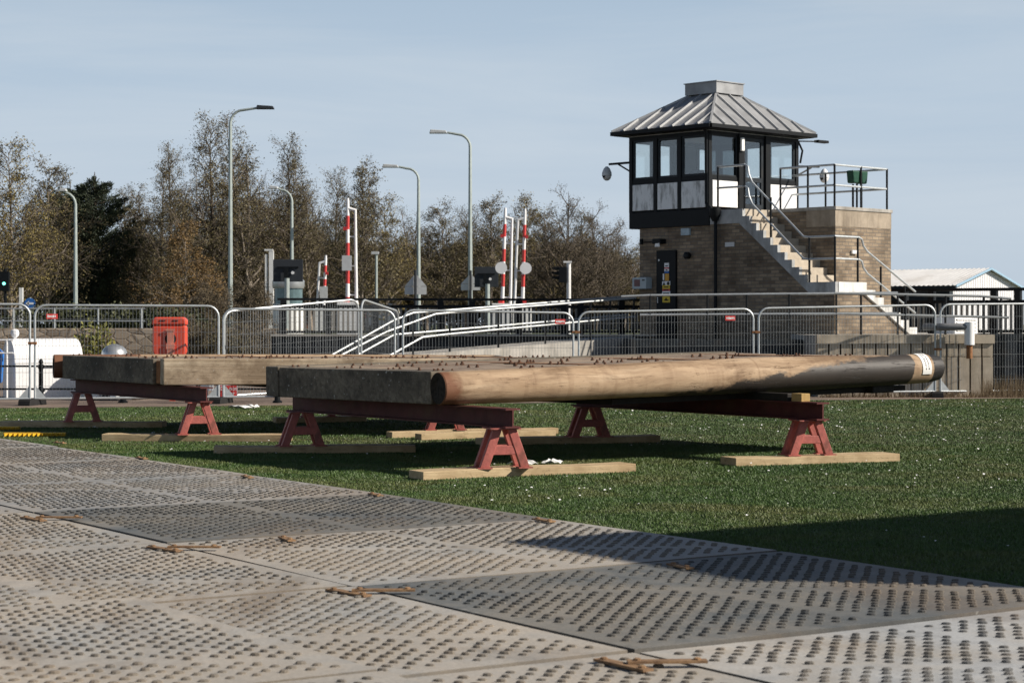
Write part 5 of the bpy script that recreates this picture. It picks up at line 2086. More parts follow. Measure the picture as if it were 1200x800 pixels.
def barrier(label, px, py_top, Y, lean, side, disc=0):
    t = thing("road_barrier", label, "barrier", (XP(px, Y), Y, 1.15), 0, "raised red and white road barriers")
    H_ = ZP(py_top, Y) - 1.15
    xz = lambda z_: lean * (z_ / H_)
    r0 = 0.062
    z_ = 0.7
    segs = 8
    dz_ = (H_ - z_) / segs
    bo = MB().tube([(xz(z_), 0, z_), (xz(H_), 0, H_), (xz(H_ + 0.12), 0, H_ + 0.12)], [r0, r0 * 0.8, r0 * 0.6], 10).build("boom", M['whiter'], t, smooth=True)
    for k in (0, 2, 4, 6):
        zz0, zz1 = z_ + dz_ * k, z_ + dz_ * (k + 1)
        rr_ = r0 * (1.03 - 0.2 * k / segs)
        MB().tube([(xz(zz0), 0, zz0), (xz(zz1), 0, zz1)], [rr_, rr_ * 0.985], 10).build("red_band", M['signred'], bo, smooth=True)
    s = side
    top = H_ * 0.94
    sp = MB()
    sp.tube([(s * 0.26 + xz(0.3), 0, 0.3), (s * 0.22 + xz(top), 0, top), (xz(top) + s * 0.03, 0, top + 0.05)], 0.05, 8)
    for f_ in (0.3, 0.52, 0.74):
        sp.tube([(xz(H_ * f_), 0, H_ * f_), (xz(H_ * f_) + s * 0.27, 0, H_ * f_)], 0.022, 6)
    sp.build("stay_bar", M['whiter'], t, smooth=True)
    zc_ = H_ * 0.54
    if disc:
        MB().lathe([(0.185, -0.10), (0.185, -0.085)], (xz(zc_) - disc * 0.07, 0, zc_), 20, 'y').build("disc", M['whiter'], t)
    else:
        MB().box(xz(zc_) - 0.16, xz(zc_) + 0.12, -0.12, -0.08, zc_ - 0.22, zc_ + 0.22).build("lamp_box", M['signback'], t)
    b = MB()
    for f_ in (0.26, 0.8):
        b.box(xz(H_ * f_) - s * 0.07 - 0.05, xz(H_ * f_) - s * 0.07 + 0.05, -0.14, -0.06, H_ * f_ - 0.05, H_ * f_ + 0.05)
    b.build("marker_lamp", M['redlamp'], t)
    MB().box(-0.3, 0.3, -0.25, 0.25, 0.0, 0.95).build("cabinet", M['white'], t, bevel=0.02)
    return t


barrier("tall red and white barrier arm standing in front of the bare trees", 407.5, 237, 58, 0.0, 1)
barrier("shorter, farther red and white barrier arm beside the dark square sign back", 378.5, 303, 72, 0.1, -1)
barrier("left one of the close pair of raised barrier arms, leaning right", 587.5, 248, 62, 0.12, 1, 1)
barrier("right one of the close pair of raised barrier arms, nearest the tower", 611.5, 249, 63, 0.1, -1, -1)


def sign_board(label, pxa, pxc, pya, pyc, Y, chamfer=True, pole_px=None):
    x0_, x1_ = XP(pxa, Y), XP(pxc, Y)
    z0_, z1_ = ZP(pyc, Y), ZP(pya, Y)
    cx_ = (x0_ + x1_) / 2
    t = thing("signal_board", label, "sign back", (cx_, Y, 1.15), 0, "dark square backs of wig-wag signal boards")
    w_ = (x1_ - x0_) / 2
    za, zb2 = z0_ - 1.15, z1_ - 1.15
    MB().box(-w_, w_, 0, 0.03, za, zb2).build("board", M['darkgrey'], t, bevel=0.01)
    MB().box(-w_ * 0.7, w_ * 0.7, -0.05, -0.001, zb2 - (zb2 - za) * 0.38, zb2 - (zb2 - za) * 0.32).build("bracket", M['black'], t)
    MB().box(-w_ * 0.25, w_ * 0.02, -0.12, -0.052, za + 0.05, zb2 - (zb2 - za) * 0.38).build("signal_box", M['black'], t)
    px_ = (XP(pole_px, Y) - cx_) if pole_px else 0
    MB().tube([(px_, -0.16, 0), (px_, -0.16, za + (zb2 - za) * 0.15)], 0.075, 8).build("pole", M['lamp_pole'], t)
    MB().lathe([(0.05, -0.05), (0.05, -0.02)], (w_ * 0.32, 0, za + (zb2 - za) * 0.4), 8, 'y').build("indicator", M['whiter'], t)


sign_board("dark square signal board back above the rounded kiosk", 320, 355, 304, 330, 60, pole_px=337)
sign_board("dark square signal board back between the lamp and the paired barriers", 556, 584, 312.5, 336.5, 66, pole_px=571.5)


def tri_sign(label, px, py0, py1, Y):
    z1_, z0_ = ZP(py0, Y), ZP(py1, Y)
    h_ = z1_ - z0_
    t = thing("warning_sign", label, "sign", (XP(px, Y), Y, 1.15), 0, "backs of triangular warning signs")
    MB().prism([(-0.34, z0_ - 1.15 + h_ * 0.42), (0.34, z0_ - 1.15 + h_ * 0.42), (0.04, z1_ - 1.15), (-0.04, z1_ - 1.15)], 0, 0.02, 'xz').build("triangle_plate", M['signback'], t)
    MB().box(-0.34, 0.34, 0, 0.02, z0_ - 1.15, z0_ - 1.15 + h_ * 0.40).build("sub_plate", M['signback'], t)
    MB().tube([(0, -0.06, 0), (0, -0.06, z1_ - 1.15 + 0.15)], 0.045, 8).build("pole", M['darkgrey'], t)


tri_sign("grey back of a triangular road sign with plate under it, by the middle lamp", 487, 322, 345, 62)
tri_sign("grey back of a triangular road sign half behind the dark square board", 551.5, 322, 340, 70)
# traffic light side-on
Y = 60
t = thing("traffic_light", "black traffic light seen side-on on a white pole left of the tower", "traffic light", (XP(666.5, Y), Y, 1.15))
MB().tube([(0, 0, 0), (0, 0, ZP(308, Y) - 1.15)], 0.065, 8).build("pole", M['white'], t)
MB().box(-0.30, -0.07, -0.16, 0.16, ZP(331, Y) - 1.15, ZP(313, Y) - 1.15).build("signal_head", M['black'], t, bevel=0.01)
b = MB()
for k in range(3):
    z_ = ZP(316 + 5.5 * k, Y) - 1.15
    b.prism([(-0.30, z_ + 0.1), (-0.52, z_ + 0.06), (-0.52, z_ + 0.03), (-0.30, z_ - 0.02)], -0.10, 0.10, 'xz')
b.build("hood", M['black'], t)
MB().box(-0.16, 0.09, -0.08, 0.08, ZP(308, Y) - 1.149, ZP(306, Y) - 1.149).build("cap", M['white'], t)
# far left green traffic light and round blue arrow sign
Y = 75
t = thing("traffic_light", "traffic light showing green under the trees at the left edge", "traffic light", (XP(5.5, Y), Y, 1.15))
MB().tube([(0, 0.1, 0), (0, 0.1, 2.4)], 0.06, 8).build("pole", M['black'], t)
MB().box(-0.17, 0.17, -0.1, 0.1, ZP(341, Y) - 1.15, ZP(318, Y) - 1.15).build("signal_head", M['black'], t)
MB().lathe([(0.06, -0.115), (0.055, -0.101)], (0, 0, ZP(332.3, Y) - 1.15), 16, 'y').build("green_lens", M['sig_green'], t)
Y = 66
t = thing("road_sign", "round blue road sign with a white left arrow at the left, above the fence joint", "road sign", (XP(35, Y), Y, 1.15))
zc = ZP(355.5, Y) - 1.15
MB().lathe([(0.18, -0.02), (0.18, 0.0)], (0, 0, zc), 28, 'y').build("sign_disc", M['signblue'], t)
MB().prism([(-0.135, zc), (-0.03, zc + 0.085), (-0.03, zc + 0.032), (0.125, zc + 0.032), (0.125, zc - 0.032), (-0.03, zc - 0.032), (-0.03, zc - 0.085)], -0.028, -0.022, 'xz').build("arrow", M['whiter'], t)
MB().tube([(0, 0.04, 0), (0, 0.04, zc + 0.2)], 0.035, 8).build("pole", M['lamp_pole'], t)
MB().box(-0.36, -0.24, 0.0, 0.1, 0.0, ZP(337, Y) - 1.15).build("marker_post", M['white'], t)

# rounded silver kiosk
Y = 64
t = thing("round_kiosk", "rounded glass and silver kiosk below the dark square signal board", "kiosk", (XP(338, Y), Y, 1.15))
zk0, zk1 = ZP(358, Y) - 1.15, ZP(327, Y) - 1.15
MB().lathe([(0.50, 0.0), (0.50, zk0 + 0.05)], (0, 0, 0), 24).build("kiosk_base", M['white'], t, smooth=True)
MB().lathe([(0.46, zk0 + 0.05), (0.46, zk1 - 0.3)], (0, 0, 0), 24).build("glass_drum", simple("smoky_glass", (0.12, 0.18, 0.19), 0.12, 0.2, var=0.2), t, smooth=True)
MB().lathe([(0.50, zk1 - 0.3), (0.52, zk1 - 0.22), (0.52, zk1 - 0.06), (0.46, zk1), (0.2, zk1 + 0.03)], (0, 0, 0), 24).build("silver_top", M['silver'], t, smooth=True)

# white car seen from behind
Y = 104
t = thing("parked_car", "white car seen from behind with red tail lamps beyond the parapet", "car", (XP(447, Y), Y, 1.15))
b = MB()
body = [(-0.82, 0.22), (0.82, 0.22), (0.86, 0.55), (0.84, 0.86), (0.66, 1.33), (0.5, 1.40), (-0.5, 1.40), (-0.66, 1.33), (-0.84, 0.86), (-0.86, 0.55)]
b.prism(body, 0, 3.9, 'xz')
b.build("body", M['whiter'], t, bevel=0.06)
MB().prism([(-0.62, 0.92), (0.62, 0.92), (0.52, 1.28), (-0.52, 1.28)], -0.012, -0.002, 'xz').build("rear_window", simple("car_glass", (0.02, 0.025, 0.03), 0.1), t)
for s in (-1, 1):
    MB().box(s * 0.78 - 0.07, s * 0.78 + 0.07, -0.03, -0.001, 0.62, 0.92).build("tail_lamp", M['redlamp'], t)
    for y_ in (0.6, 3.1):
        MB().lathe([(0.30, -0.1), (0.30, 0.1)], (s * 0.74, y_, 0.30), 18, 'x').build("wheel", M['rubber'], t)
MB().box(-0.26, 0.26, -0.02, -0.001, 0.52, 0.62).build("number_plate", M['yellow'], t)
MB().box(-0.8, 0.8, -0.08, -0.002, 0.26, 0.44).build("bumper", M['white'], t)
# white vehicles under the trees on the left (rear of a pale van)
Y = 108
t = thing("parked_van", "pale grey van parked under the trees behind the hedge", "van", (XP(121, Y), Y, 1.15), 0.1)
b = MB().prism([(-1.35, 0.3), (1.35, 0.3), (1.35, 0.85), (0.9, 0.95), (0.55, 1.35), (-1.3, 1.4), (-1.38, 0.9)], 0, 1.7, 'xz')
b.build("body", M['signback'], t, bevel=0.05)
MB().prism([(-0.9, 0.92), (0.72, 0.92), (0.5, 1.25), (-0.9, 1.28)], -0.012, -0.002, 'xz').build("side_window", bpy.data.materials["car_glass"], t)
for s in (-0.8, 0.85):
    MB().lathe([(0.31, -0.08), (0.31, 0.1)], (s, 0.1, 0.31), 18, 'y').build("wheel", M['rubber'], t)

# brick building behind the trees, white shed at right
Y = 135
t = thing("brick_building", "low red brick building with white eaves behind the bare trees", "building", (XP(386, Y), Y, 1.15))
w_ = 2.9
H_ = ZP(283, Y) - 1.15
MB().box(-w_ - 1.5, w_ - 0.2, 0, 8, 0, H_ - 0.3).build("wall", M['terracotta'], t)
MB().box(-w_ - 1.9, w_, -0.3, 8.3, H_ - 0.299, H_).build("roof", M['white'], t)
for k in range(4):
    f0 = MB().box(-3.6 + k * 1.6, -2.7 + k * 1.6, -0.03, -0.001, 3.2, 4.3).build("window", M['whiter'], t)
    MB().box(-3.52 + k * 1.6, -2.78 + k * 1.6, -0.04, -0.031, 3.28, 4.22).build("pane", M['darkgrey'], f0)
MB().box(w_ - 0.19, w_ + 1.9, -0.2, 6, 0, 2.6).build("wall", M['white'], t)
t = thing("terraced_house", "distant brown house with a pale chimney behind the leftmost bare trees", "house", (XP(225, 150), 150, 1.15))
MB().box(-5, 5, 0, 8, 0, 4.6).build("wall", M['terracotta'], t)
MB().prism([(-5.3, 4.601), (5.3, 4.601), (5.3, 4.75), (3.8, 6.6), (-3.8, 6.6), (-5.3, 4.75)], -0.2, 8.2, 'xz').build("roof", M['lead'], t)
MB().box(1.0, 1.9, 3, 4, 6.3, 7.6).build("chimney", M['terracotta'], t)
for k in range(3):
    f0 = MB().box(-3.8 + k * 2.9, -2.6 + k * 2.9, -0.03, -0.001, 2.6, 3.9).build("window", M['whiter'], t)
    MB().box(-3.7 + k * 2.9, -2.7 + k * 2.9, -0.04, -0.031, 2.7, 3.8).build("pane", M['darkgrey'], f0)

Y = 105
ax = Vector((-0.80, 0.60)); gx = Vector((0.60, 0.80))
pl = P(1117, 333, Y)
t = thing("white_shed", "white gabled shed with pale sheet roof and blue trim at right", "shed", (pl.x, Y, 1.15), math.atan2(gx.y, gx.x))
# local x along gable (right/back), y along the long side (left/back)
ze = pl.z - 1.15
Wg = 8.6
apex = ZP(314.5, Y + 3.4) - 1.15
Lg = 30
b = MB()
b.prism([(0, 0), (Wg, 0), (Wg, ze), (Wg / 2, apex - 0.06), (0, ze)], 0, 0.2, 'xz')
b.build("gable_wall", M['cladding'], t)
b = MB(); b.box(0.0, 0.2, 0.2, Lg, 0, ze - 0.02); b.box(Wg - 0.2, Wg, 0.2, Lg, 0, ze - 0.02)
b.build("side_wall", M['darkblue'], t)  # dark colour stands for the shade on the white shed's side
b = MB()
nr = 110
for (sx0, sx1) in ((-0.25, Wg / 2), (Wg + 0.25, Wg / 2)):
    zs = ze - 0.08
    vs = []
    for k in range(nr * 2 + 1):
        y_ = -0.25 + (Lg + 0.5) * k / (nr * 2)
        o_ = 0.035 if k % 2 else 0.0
        vs += [(sx0, y_, zs + o_), (sx1, y_, apex + o_)]
    b.add(vs, [(2 * k, 2 * k + 2, 2 * k + 3, 2 * k + 1) for k in range(nr * 2)])
b.build("sheet_roof", M['roofsheet'], t)
b = MB()
for (sx0, sx1) in ((-0.25, Wg / 2), (Wg + 0.25, Wg / 2)):
    b.bar((sx0, -0.28, ze - 0.10), (sx1, -0.28, apex - 0.01), 0.06, 0.11)
b.build("barge_board", M['bluetrim'], t)
MB().box(-0.32, -0.18, -0.25, Lg, ze - 0.28, ze - 0.10).build("gutter", M['darkblue'], t)
b = MB()
for k in range(28):
    x = 0.15 + k * 0.3
    b.box(x, x + 0.03, -0.02, -0.001, 0.0, min(ze + (apex - ze) * (1 - abs(x - Wg / 2) / (Wg / 2)) - 0.15, 99))
b.build("cladding_rib", M['cladding'], t)

# two stacked site cabins well outside the right edge: they throw the big shadow across lawn and mats
H_h = 5.5
top_corner = Vector((-0.056, 13.0))
Ls = (H_h - 0.045) / math.tan(SUN_EL)
hd = Vector((sun_dir.x, sun_dir.y)).normalized()
cnr = top_corner + hd * Ls
rzh = math.atan2(0.545, 0.838)
M['cabin'] = simple("cabin_grey", (0.3, 0.32, 0.33), 0.5, dirt=(0.18, 0.17, 0.16))
for (zb_, zt_, lab) in ((0.12, 2.74, "lower grey steel site cabin outside the right edge of the picture"), (2.76, H_h, "upper stacked steel site cabin outside the right edge, casting the big shadow")):
    t = thing("site_cabin", lab, "site cabin", (cnr.x, cnr.y, 0), rzh, "stacked site cabins")
    MB().box(0.03, 5.97, -2.42, -0.03, zb_, zt_ - 0.001).build("cabin_body", M['cabin'], t)
    b = MB()
    for k in range(24):
        x = 0.1 + k * 0.245
        b.box(x, x + 0.12, -2.45, -2.421, zb_ + 0.12, zt_ - 0.12)
        b.box(x, x + 0.12, -0.029, 0.0, zb_ + 0.12, zt_ - 0.12)
    for k in range(9):
        y = -2.33 + k * 0.26
        b.box(0.0, 0.029, y, y + 0.13, zb_ + 0.12, zt_ - 0.12)
    b.build("corrugation", M['cabin'], t)
    b = MB()
    for zz in (zb_, zt_ - 0.12):
        b.box(0.0, 6.0, -2.452, 0.002, zz, zz + 0.119)
    b.build("frame_rail", M['darkgrey'], t)
    if zb_ < 1:
        b = MB(); b.box(0.3, 0.7, -2.2, -0.2, 0, 0.119); b.build("skid", M['plank'], t)
        b = MB(); b.box(5.3, 5.7, -2.2, -0.2, 0, 0.119); b.build("skid", M['plank'], t)
    f0 = MB().box(-0.03, 0.031, -1.7, -0.8, zb_ + 1.0, zb_ + 1.9).build("window", M['whiter'], t)
    MB().box(-0.035, -0.031, -1.63, -0.87, zb_ + 1.07, zb_ + 1.83).build("pane", M['darkgrey'], f0)


# ------------------------------------------------------------------ trees
def make_tree(seed, H, spread, n_prim, leaf, leaf_n, leaf_size, upright=0.55, start=0.18, bark='bark', twig_r=0.011, stems=1, dens=1.0, droop=0.0):
    r_ = random.Random(seed)
    tr = MB(); tw_ = MB()
    leaf_pts = []

    def branch(p, d, L, r0, lev):
        nseg = 3 if lev == 1 else 2
        pts = [p]; rs_ = [r0]
        q_ = Vector(p); dd = Vector(d)
        for i in range(nseg):
            dd = (dd + Vector((r_.gauss(0, .13), r_.gauss(0, .13), r_.gauss(0.05 - droop * lev, .10)))).normalized()
            q_ = q_ + dd * (L / nseg)
            pts.append(Vector(q_)); rs_.append(max(r0 * (1 - 0.8 * (i + 1) / nseg), twig_r * 0.55))
        if lev == 1:
            tr.tube(pts, rs_, 5, False)
        else:
            tw_.tube(pts, rs_, 3, False)
        if lev < 3:
            k = int((6 if lev == 1 else 4) * dens * r_.uniform(0.7, 1.3) * min(1.6, 0.5 + L / 1.6)) if lev == 1 else int(3.6 * dens * r_.uniform(0.6, 1.4))
            for i in range(k):
                f_ = r_.uniform(0.25, 1.0)
                j = min(int(f_ * nseg), nseg - 1)
                ff = f_ * nseg - j
                pp = pts[j].lerp(pts[j + 1], ff)
                dv = (pts[j + 1] - pts[j]).normalized()
                side = Vector((r_.gauss(0, 1), r_.gauss(0, 1), r_.gauss(0.25, .6)))
                side = (side - dv * side.dot(dv)).normalized()
                nd = (dv * 0.75 + side * r_.uniform(0.55, 1.0)).normalized()
                branch(pp, nd, L * r_.uniform(0.35, 0.6), max(r0 * 0.45, twig_r), lev + 1)
        if lev >= 2:
            for p2 in pts[1:]:
                top_f = max(0.0, (p2.z / H - 0.55) / 0.45)
                for i in range(leaf_n):
                    if r_.random() < 0.5 * top_f:
                        continue
                    leaf_pts.append(p2 + Vector((r_.gauss(0, .13), r_.gauss(0, .13), r_.gauss(-0.03, .13))))
    for s in range(stems):
        a0 = r_.uniform(0, 6.3)
        lean_ = Vector((math.cos(a0), math.sin(a0), 0)) * (0.0 if stems == 1 else r_.uniform(0.06, 0.2))
        hs = H * (1.0 if s == 0 else r_.uniform(0.7, 0.98))
        base_p = Vector((lean_.x * 0.8, lean_.y * 0.8, -0.1))
        pts = []; rs_ = []
        ph = r_.uniform(0, 6)
        nk = 9
        for i in range(nk + 1):
            f_ = i / nk
            pts.append(base_p + lean_ * hs * f_ + Vector((0.10 * math.sin(ph + f_ * 5) * f_, 0.10 * math.cos(ph * 1.3 + f_ * 4) * f_, hs * f_)))
            rs_.append(H * 0.013 * (1 - f_) ** 0.9 / (1 + 0.25 * (stems - 1)) + 0.010)
        tr.tube(pts, rs_, 7, False)
        for i in range(int(n_prim / stems)):
            f_ = start + (1 - start) * ((i + r_.random()) / (n_prim / stems)) ** 1.3
            f_ = min(f_, 0.985)
            j = min(int(f_ * nk), nk - 1)
            pp = pts[j].lerp(pts[j + 1], f_ * nk - j)
            a = i * 2.4 + r_.uniform(-.5, .5)
            g_ = (f_ - start) / (1 - start)
            env = (0.62 + 0.38 * math.sin(math.pi * min(1, g_ * 1.4 + 0.15))) * (1 - g_ * 0.52)
            L = spread * env * r_.uniform(0.6, 1.2)
            nd = Vector((math.cos(a), math.sin(a), upright * r_.uniform(0.6, 1.5) + 0.35 * g_)).normalized()
            branch(pp, nd, L, 0.012 + 0.016 * L, 1)
    p = np.array([tuple(v) for v in leaf_pts])
    rs2 = np.random.RandomState(seed)
    trunk_me = tr.mesh("trunk", M[bark], True)
    twig_me = tw_.mesh("crown", [M['twig'], M[leaf]], False)
    # append leaves to the crown mesh
    q_ = quads_at(p, leaf_size, rs2)
    nv0 = len(twig_me.vertices); npoly = len(twig_me.polygons); nl0 = len(twig_me.loops)
    k = len(q_)
    twig_me.vertices.add(k * 4)
    co = np.zeros((nv0 + k * 4) * 3, dtype=np.float32)
    twig_me.vertices.foreach_get('co', co)
    co[nv0 * 3:] = q_.astype(np.float32).ravel()
    twig_me.vertices.foreach_set('co', co)
    li = np.zeros(nl0 + k * 4, dtype=np.int32)
    tmp = np.zeros(nl0, dtype=np.int32); twig_me.loops.foreach_get('vertex_index', tmp)
    ls = np.zeros(npoly, dtype=np.int32); twig_me.polygons.foreach_get('loop_start', ls)
    me = bpy.data.meshes.new("crown")
    me.vertices.add(nv0 + k * 4); me.vertices.foreach_set('co', co)
    li[:nl0] = tmp; li[nl0:] = nv0 + np.arange(k * 4)
    me.loops.add(nl0 + k * 4); me.loops.foreach_set('vertex_index', li)
    me.polygons.add(npoly + k)
    me.polygons.foreach_set('loop_start', np.concatenate([ls, nl0 + 4 * np.arange(k, dtype=np.int32)]).astype(np.int32))
    me.polygons.foreach_set('material_index', np.concatenate([np.zeros(npoly), np.ones(k)]).astype(np.int32))
    me.materials.append(M['twig']); me.materials.append(M[leaf])
    me.update(calc_edges=True)
    return trunk_me, me, float(np.quantile(co.reshape(-1, 3)[:, 2], 0.999))


def make_conifer(seed, H):
    r_ = random.Random(seed)
    rs2 = np.random.RandomState(seed)
    tr = MB(); base = []; dirs = []
    tr.tube([(0, 0, -0.1), (0, 0, H * 0.5), (0.05, 0, H * 0.97)], [0.22, 0.14, 0.02], 7, False)
    for i in range(120):
        f_ = 0.05 + 0.93 * (i + r_.random()) / 120
        a = i * 2.4 + r_.uniform(-.6, .6)
        L = H * 0.50 * (1 - f_) ** 0.6 * r_.uniform(0.5, 1.15) + 0.35
        up = r_.uniform(0.25, 0.95)
        p0 = Vector((0, 0, H * f_ * 0.88))
        d = Vector((math.cos(a), math.sin(a), up)).normalized()
        p1 = p0 + d * L * 0.6
        d2_ = (d + Vector((0, 0, 0.35))).normalized()
        p2 = p1 + d2_ * L * 0.4
        tr.tube([p0, p1, p2], [0.04, 0.025, 0.01], 4, False)
        k = int(210 * L)
        for j in range(k):
            g_ = r_.uniform(0.1, 1.0) ** 0.8
            q_ = p0.lerp(p1, g_ / 0.6) if g_ < 0.6 else p1.lerp(p2, (g_ - 0.6) / 0.4)
            w_ = 0.30 * (1.02 - g_) + 0.03
            base.append(tuple(q_ + Vector((r_.gauss(0, w_), r_.gauss(0, w_), r_.gauss(0.0, w_ * 0.5)))))
            dd = (d2_ + Vector((r_.gauss(0, .45), r_.gauss(0, .45), r_.gauss(0, .3)))).normalized()
            dirs.append(tuple(dd))
    p = np.array(base); dv = np.array(dirs)
    n_ = len(p)
    sd = np.cross(dv, rs2.normal(0, 1, (n_, 3))); sd /= np.linalg.norm(sd, axis=1)[:, None]
    L_ = rs2.uniform(0.10, 0.22, n_)[:, None]
    q_ = np.zeros((n_, 4, 3))
    q_[:, 0] = p; q_[:, 1] = p + dv * L_ * 0.5 + sd * 0.022; q_[:, 2] = p + dv * L_; q_[:, 3] = p + dv * L_ * 0.5 - sd * 0.022
    return tr.mesh("trunk", M['bark'], True), tri_mesh("crown", q_, M['needle'], 4), H


VAR = {
    'gold1': make_tree(11, 9.0, 3.3, 46, 'leaf_gold', 3, 0.058, 0.6, 0.10, 'birchbark', dens=1.2, droop=0.03),
    'gold2': make_tree(12, 9.0, 3.0, 46, 'leaf_olive', 3, 0.056, 0.8, 0.10, 'birchbark', dens=1.2),
    'alder1': make_tree(13, 9.5, 2.7, 48, 'leaf_olive', 3, 0.045, 0.95, 0.14, 'bark', dens=1.25, twig_r=0.009),
    'alder2': make_tree(14, 9.5, 2.5, 50, 'leaf_olive', 3, 0.042, 1.05, 0.16, 'birchbark', stems=2, dens=1.25, twig_r=0.009),
    'bare1': make_tree(15, 8.0, 3.1, 50, 'leaf_brown', 2, 0.040, 0.8, 0.10, 'bark', stems=3, dens=1.3, twig_r=0.009),
    'orange': make_tree(16, 6.0, 2.4, 36, 'leaf_orange', 5, 0.055, 0.35, 0.10, 'birchbark', dens=1.1, droop=0.14),
    'bush1': make_tree(17, 4.5, 2.8, 46, 'leaf_olive', 4, 0.065, 0.6, 0.04, 'bark', stems=4, dens=1.15),
    'bush2': make_tree(18, 4.5, 2.8, 46, 'leaf_brown', 4, 0.065, 0.5, 0.04, 'bark', stems=4, dens=1.15),
    'conifer': make_conifer(19, 8.5),
}


def tree(var, px, py_top, Y, label, cat='tree', widen=1.0, rz=None, group='trees along the road'):
    tm, cm, H0 = VAR[var]
    zb = 1.15 if Y > 60 else 0.0
    Ht = ZP(py_top, Y) - zb
    s = Ht / H0
    nm = {'conifer': 'conifer_tree', 'bush1': 'dense_shrub', 'bush2': 'dense_shrub'}.get(var, 'birch_tree' if 'gold' in var or var == 'orange' else 'alder_tree')
    rz = rz if rz is not None else (px * 0.37) % 6.28
    t = thing(nm, label, cat, (XP(px, Y), Y, zb), rz, group)
    t.scale = (s * widen, s * widen, s)
    link("trunk", tm, t)
    link("crown", cm, t)
    return t


tree('gold1', -38, 178, 84, "gold-leaved tree cut off by the left edge")
tree('gold1', 12, 160, 86, "tall gold-leaved tree at the far left with a thin top")
tree('gold2', 55, 182, 90, "olive-gold tree between the leftmost lamp and the left edge", widen=1.15)
tree('conifer', 112, 196, 93, "dark green conifer behind the leftmost street lamp", widen=1.05)
tree('conifer', 82, 205, 99, "dark green conifer half hidden by golden leaves on its left", widen=0.9)
tree('gold2', 163, 235, 92, "short olive tree just right of the dark conifer")
tree('alder1', 200, 168, 90, "thin-topped alder right of the conifer")
tree('orange', 216, 258, 82, "low tree with drooping orange-brown leaves")
tree('alder1', 249, 133, 92, "tallest bare alder, just left of the tallest street lamp", widen=1.05)
tree('alder2', 232, 195, 99, "bare alder behind and left of the tallest lamp")
tree('alder2', 298, 137, 95, "tall slim bare alder just right of the tallest street lamp", widen=1.15)
tree('alder1', 338, 158, 97, "slim alder directly behind the short street lamp", widen=1.05)
tree('bare1', 316, 205, 103, "many-stemmed bare tree right of the tallest lamp's base")
tree('alder2', 366, 186, 100, "bare two-stemmed alder left of the tall barrier")
tree('alder1', 393, 196, 104, "alder directly behind the tall barrier arm")
tree('gold2', 424, 184, 92, "olive-leaved tree right of the tall barrier arm", widen=1.0)
tree('gold1', 452, 226, 95, "round gold-leaved tree left of the middle street lamp")
tree('gold2', 520, 234, 103, "golden tree between the middle lamp and the tall lamp", widen=1.25)
tree('alder1', 545, 240, 108, "faint alder behind the tall lamp pole", widen=1.2)
tree('gold2', 575, 226, 104, "olive-gold tree right behind the left arm of the barrier pair", widen=1.2)
tree('gold1', 618, 226, 108, "golden tree behind the right arm of the barrier pair")
tree('bare1', 660, 218, 99, "broad bare-branched tree above the side-on traffic light", widen=1.1)
tree('bare1', 696, 236, 103, "broad bare-branched tree nearest the tower", widen=1.1, rz=2.0)
tree('alder2', 728, 280, 108, "low bare tree against the tower's left wall", widen=1.4)
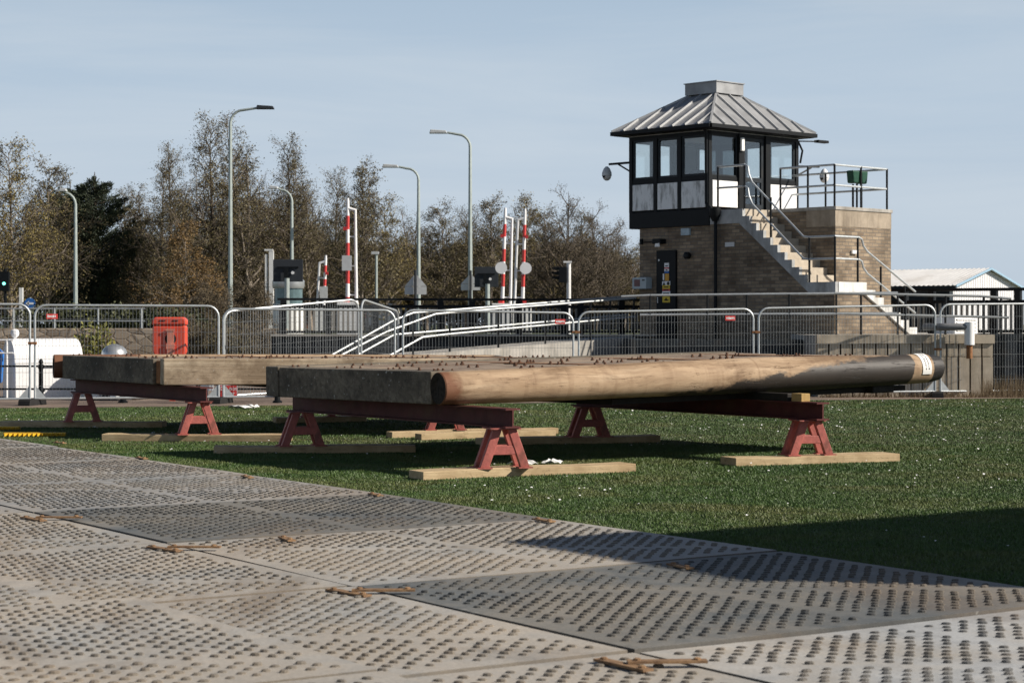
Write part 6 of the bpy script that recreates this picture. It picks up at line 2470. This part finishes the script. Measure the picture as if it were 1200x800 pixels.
for (var, px, py, Y, lab, wd_) in (
        ('alder1', 148, 222, 104, "hazy alder peeping over the conifer's right side", 1.2),
        ('alder2', 182, 190, 102, "slim alder between the conifer and the orange-leaved tree", 1.2),
        ('alder1', 272, 172, 106, "alder half hidden behind the tallest street lamp's pole", 1.2),
        ('bare1', 352, 196, 108, "broad twiggy tree between the short lamp and the tall barrier", 1.2),
        ('alder2', 408, 206, 108, "alder peeping out right of the tall barrier's tip", 1.2),
        ('bare1', 478, 248, 109, "low twiggy tree behind the middle street lamp's pole", 1.3),
        ('alder2', 500, 244, 107, "thin low alder right of the middle street lamp", 1.3),
        ('bare1', 548, 246, 110, "low twiggy tree behind the tall lamp's pole", 1.3),
        ('alder2', 596, 240, 110, "thin alder seen between the paired barriers", 1.3),
        ('gold2', 640, 240, 112, "olive tree between the paired barriers and the side-on traffic light", 1.2),
        ('gold2', 680, 244, 112, "olive tree behind the side-on traffic light's pole", 1.2),
        ('bare1', 716, 258, 112, "low twiggy tree left of the tower's camera", 1.2)):
    tree(var, px, py, Y, lab, widen=wd_)
BG = "dense shrubs under the trees"
bl = [(-10, 292, 'bush1', "dense shrub at the left edge behind the traffic light"), (40, 300, 'bush2', "brown dense shrub behind the blue arrow sign"),
      (85, 296, 'bush2', "dense shrub at the base of the leftmost lamp"), (130, 300, 'bush1', "dense shrub below the dark conifer"),
      (172, 292, 'bush2', "dense shrub right of the conifer's foot"), (212, 300, 'bush2', "dense shrub under the orange-leaved tree"),
      (252, 294, 'bush2', "dense shrub left of the tallest lamp's base"), (292, 300, 'bush1', "dense shrub between the tallest lamp and the white double post"),
      (338, 318, 'bush2', "dense shrub behind the rounded kiosk"), (385, 322, 'bush2', "dense shrub behind the two left barriers"),
      (428, 300, 'bush2', "dense shrub behind the white car"), (462, 288, 'bush1', "dense shrub left of the grey triangular sign back"),
      (500, 284, 'bush1', "dense shrub right of the grey triangular sign back"), (535, 286, 'bush1', "dense shrub left of the tall lamp's base"),
      (568, 282, 'bush1', "dense shrub behind the small dark square board"), (600, 278, 'bush1', "dense shrub between the paired barriers"),
      (634, 280, 'bush2', "dense shrub right of the paired barriers"), (668, 276, 'bush1', "dense shrub behind the side-on traffic light"),
      (702, 280, 'bush2', "dense shrub between the traffic light and the tower"), (735, 292, 'bush1', "dense shrub touching the tower's left wall")]
for (px, py, var, lab) in bl:
    tree(var, px, py, 111 + (px % 7), lab, 'shrub', widen=1.05, group=BG)
# nearer scrub beside the abutment
for (px, py, Y, var, lab) in ((228, 368, 57.5, 'bush2', "brown dry bush right of the lifebuoy housing"), (262, 372, 57, 'bush1', "dry bush at the joint of two fence panels right of the lifebuoy housing"), (300, 366, 57.5, 'bush2', "dry bush at the left end of the dark abutment"), (245, 330, 66, 'bush2', "brown scrub left of the white double post's foot"), (290, 322, 68, 'bush2', "brown scrub in front of the white double post"), (206, 345, 70, 'orange', "low golden weeping bush right behind the lifebuoy housing")):
    tree(var, px, py, Y, lab, 'shrub', widen=1.0, group="scrub at the end of the bridge approach")
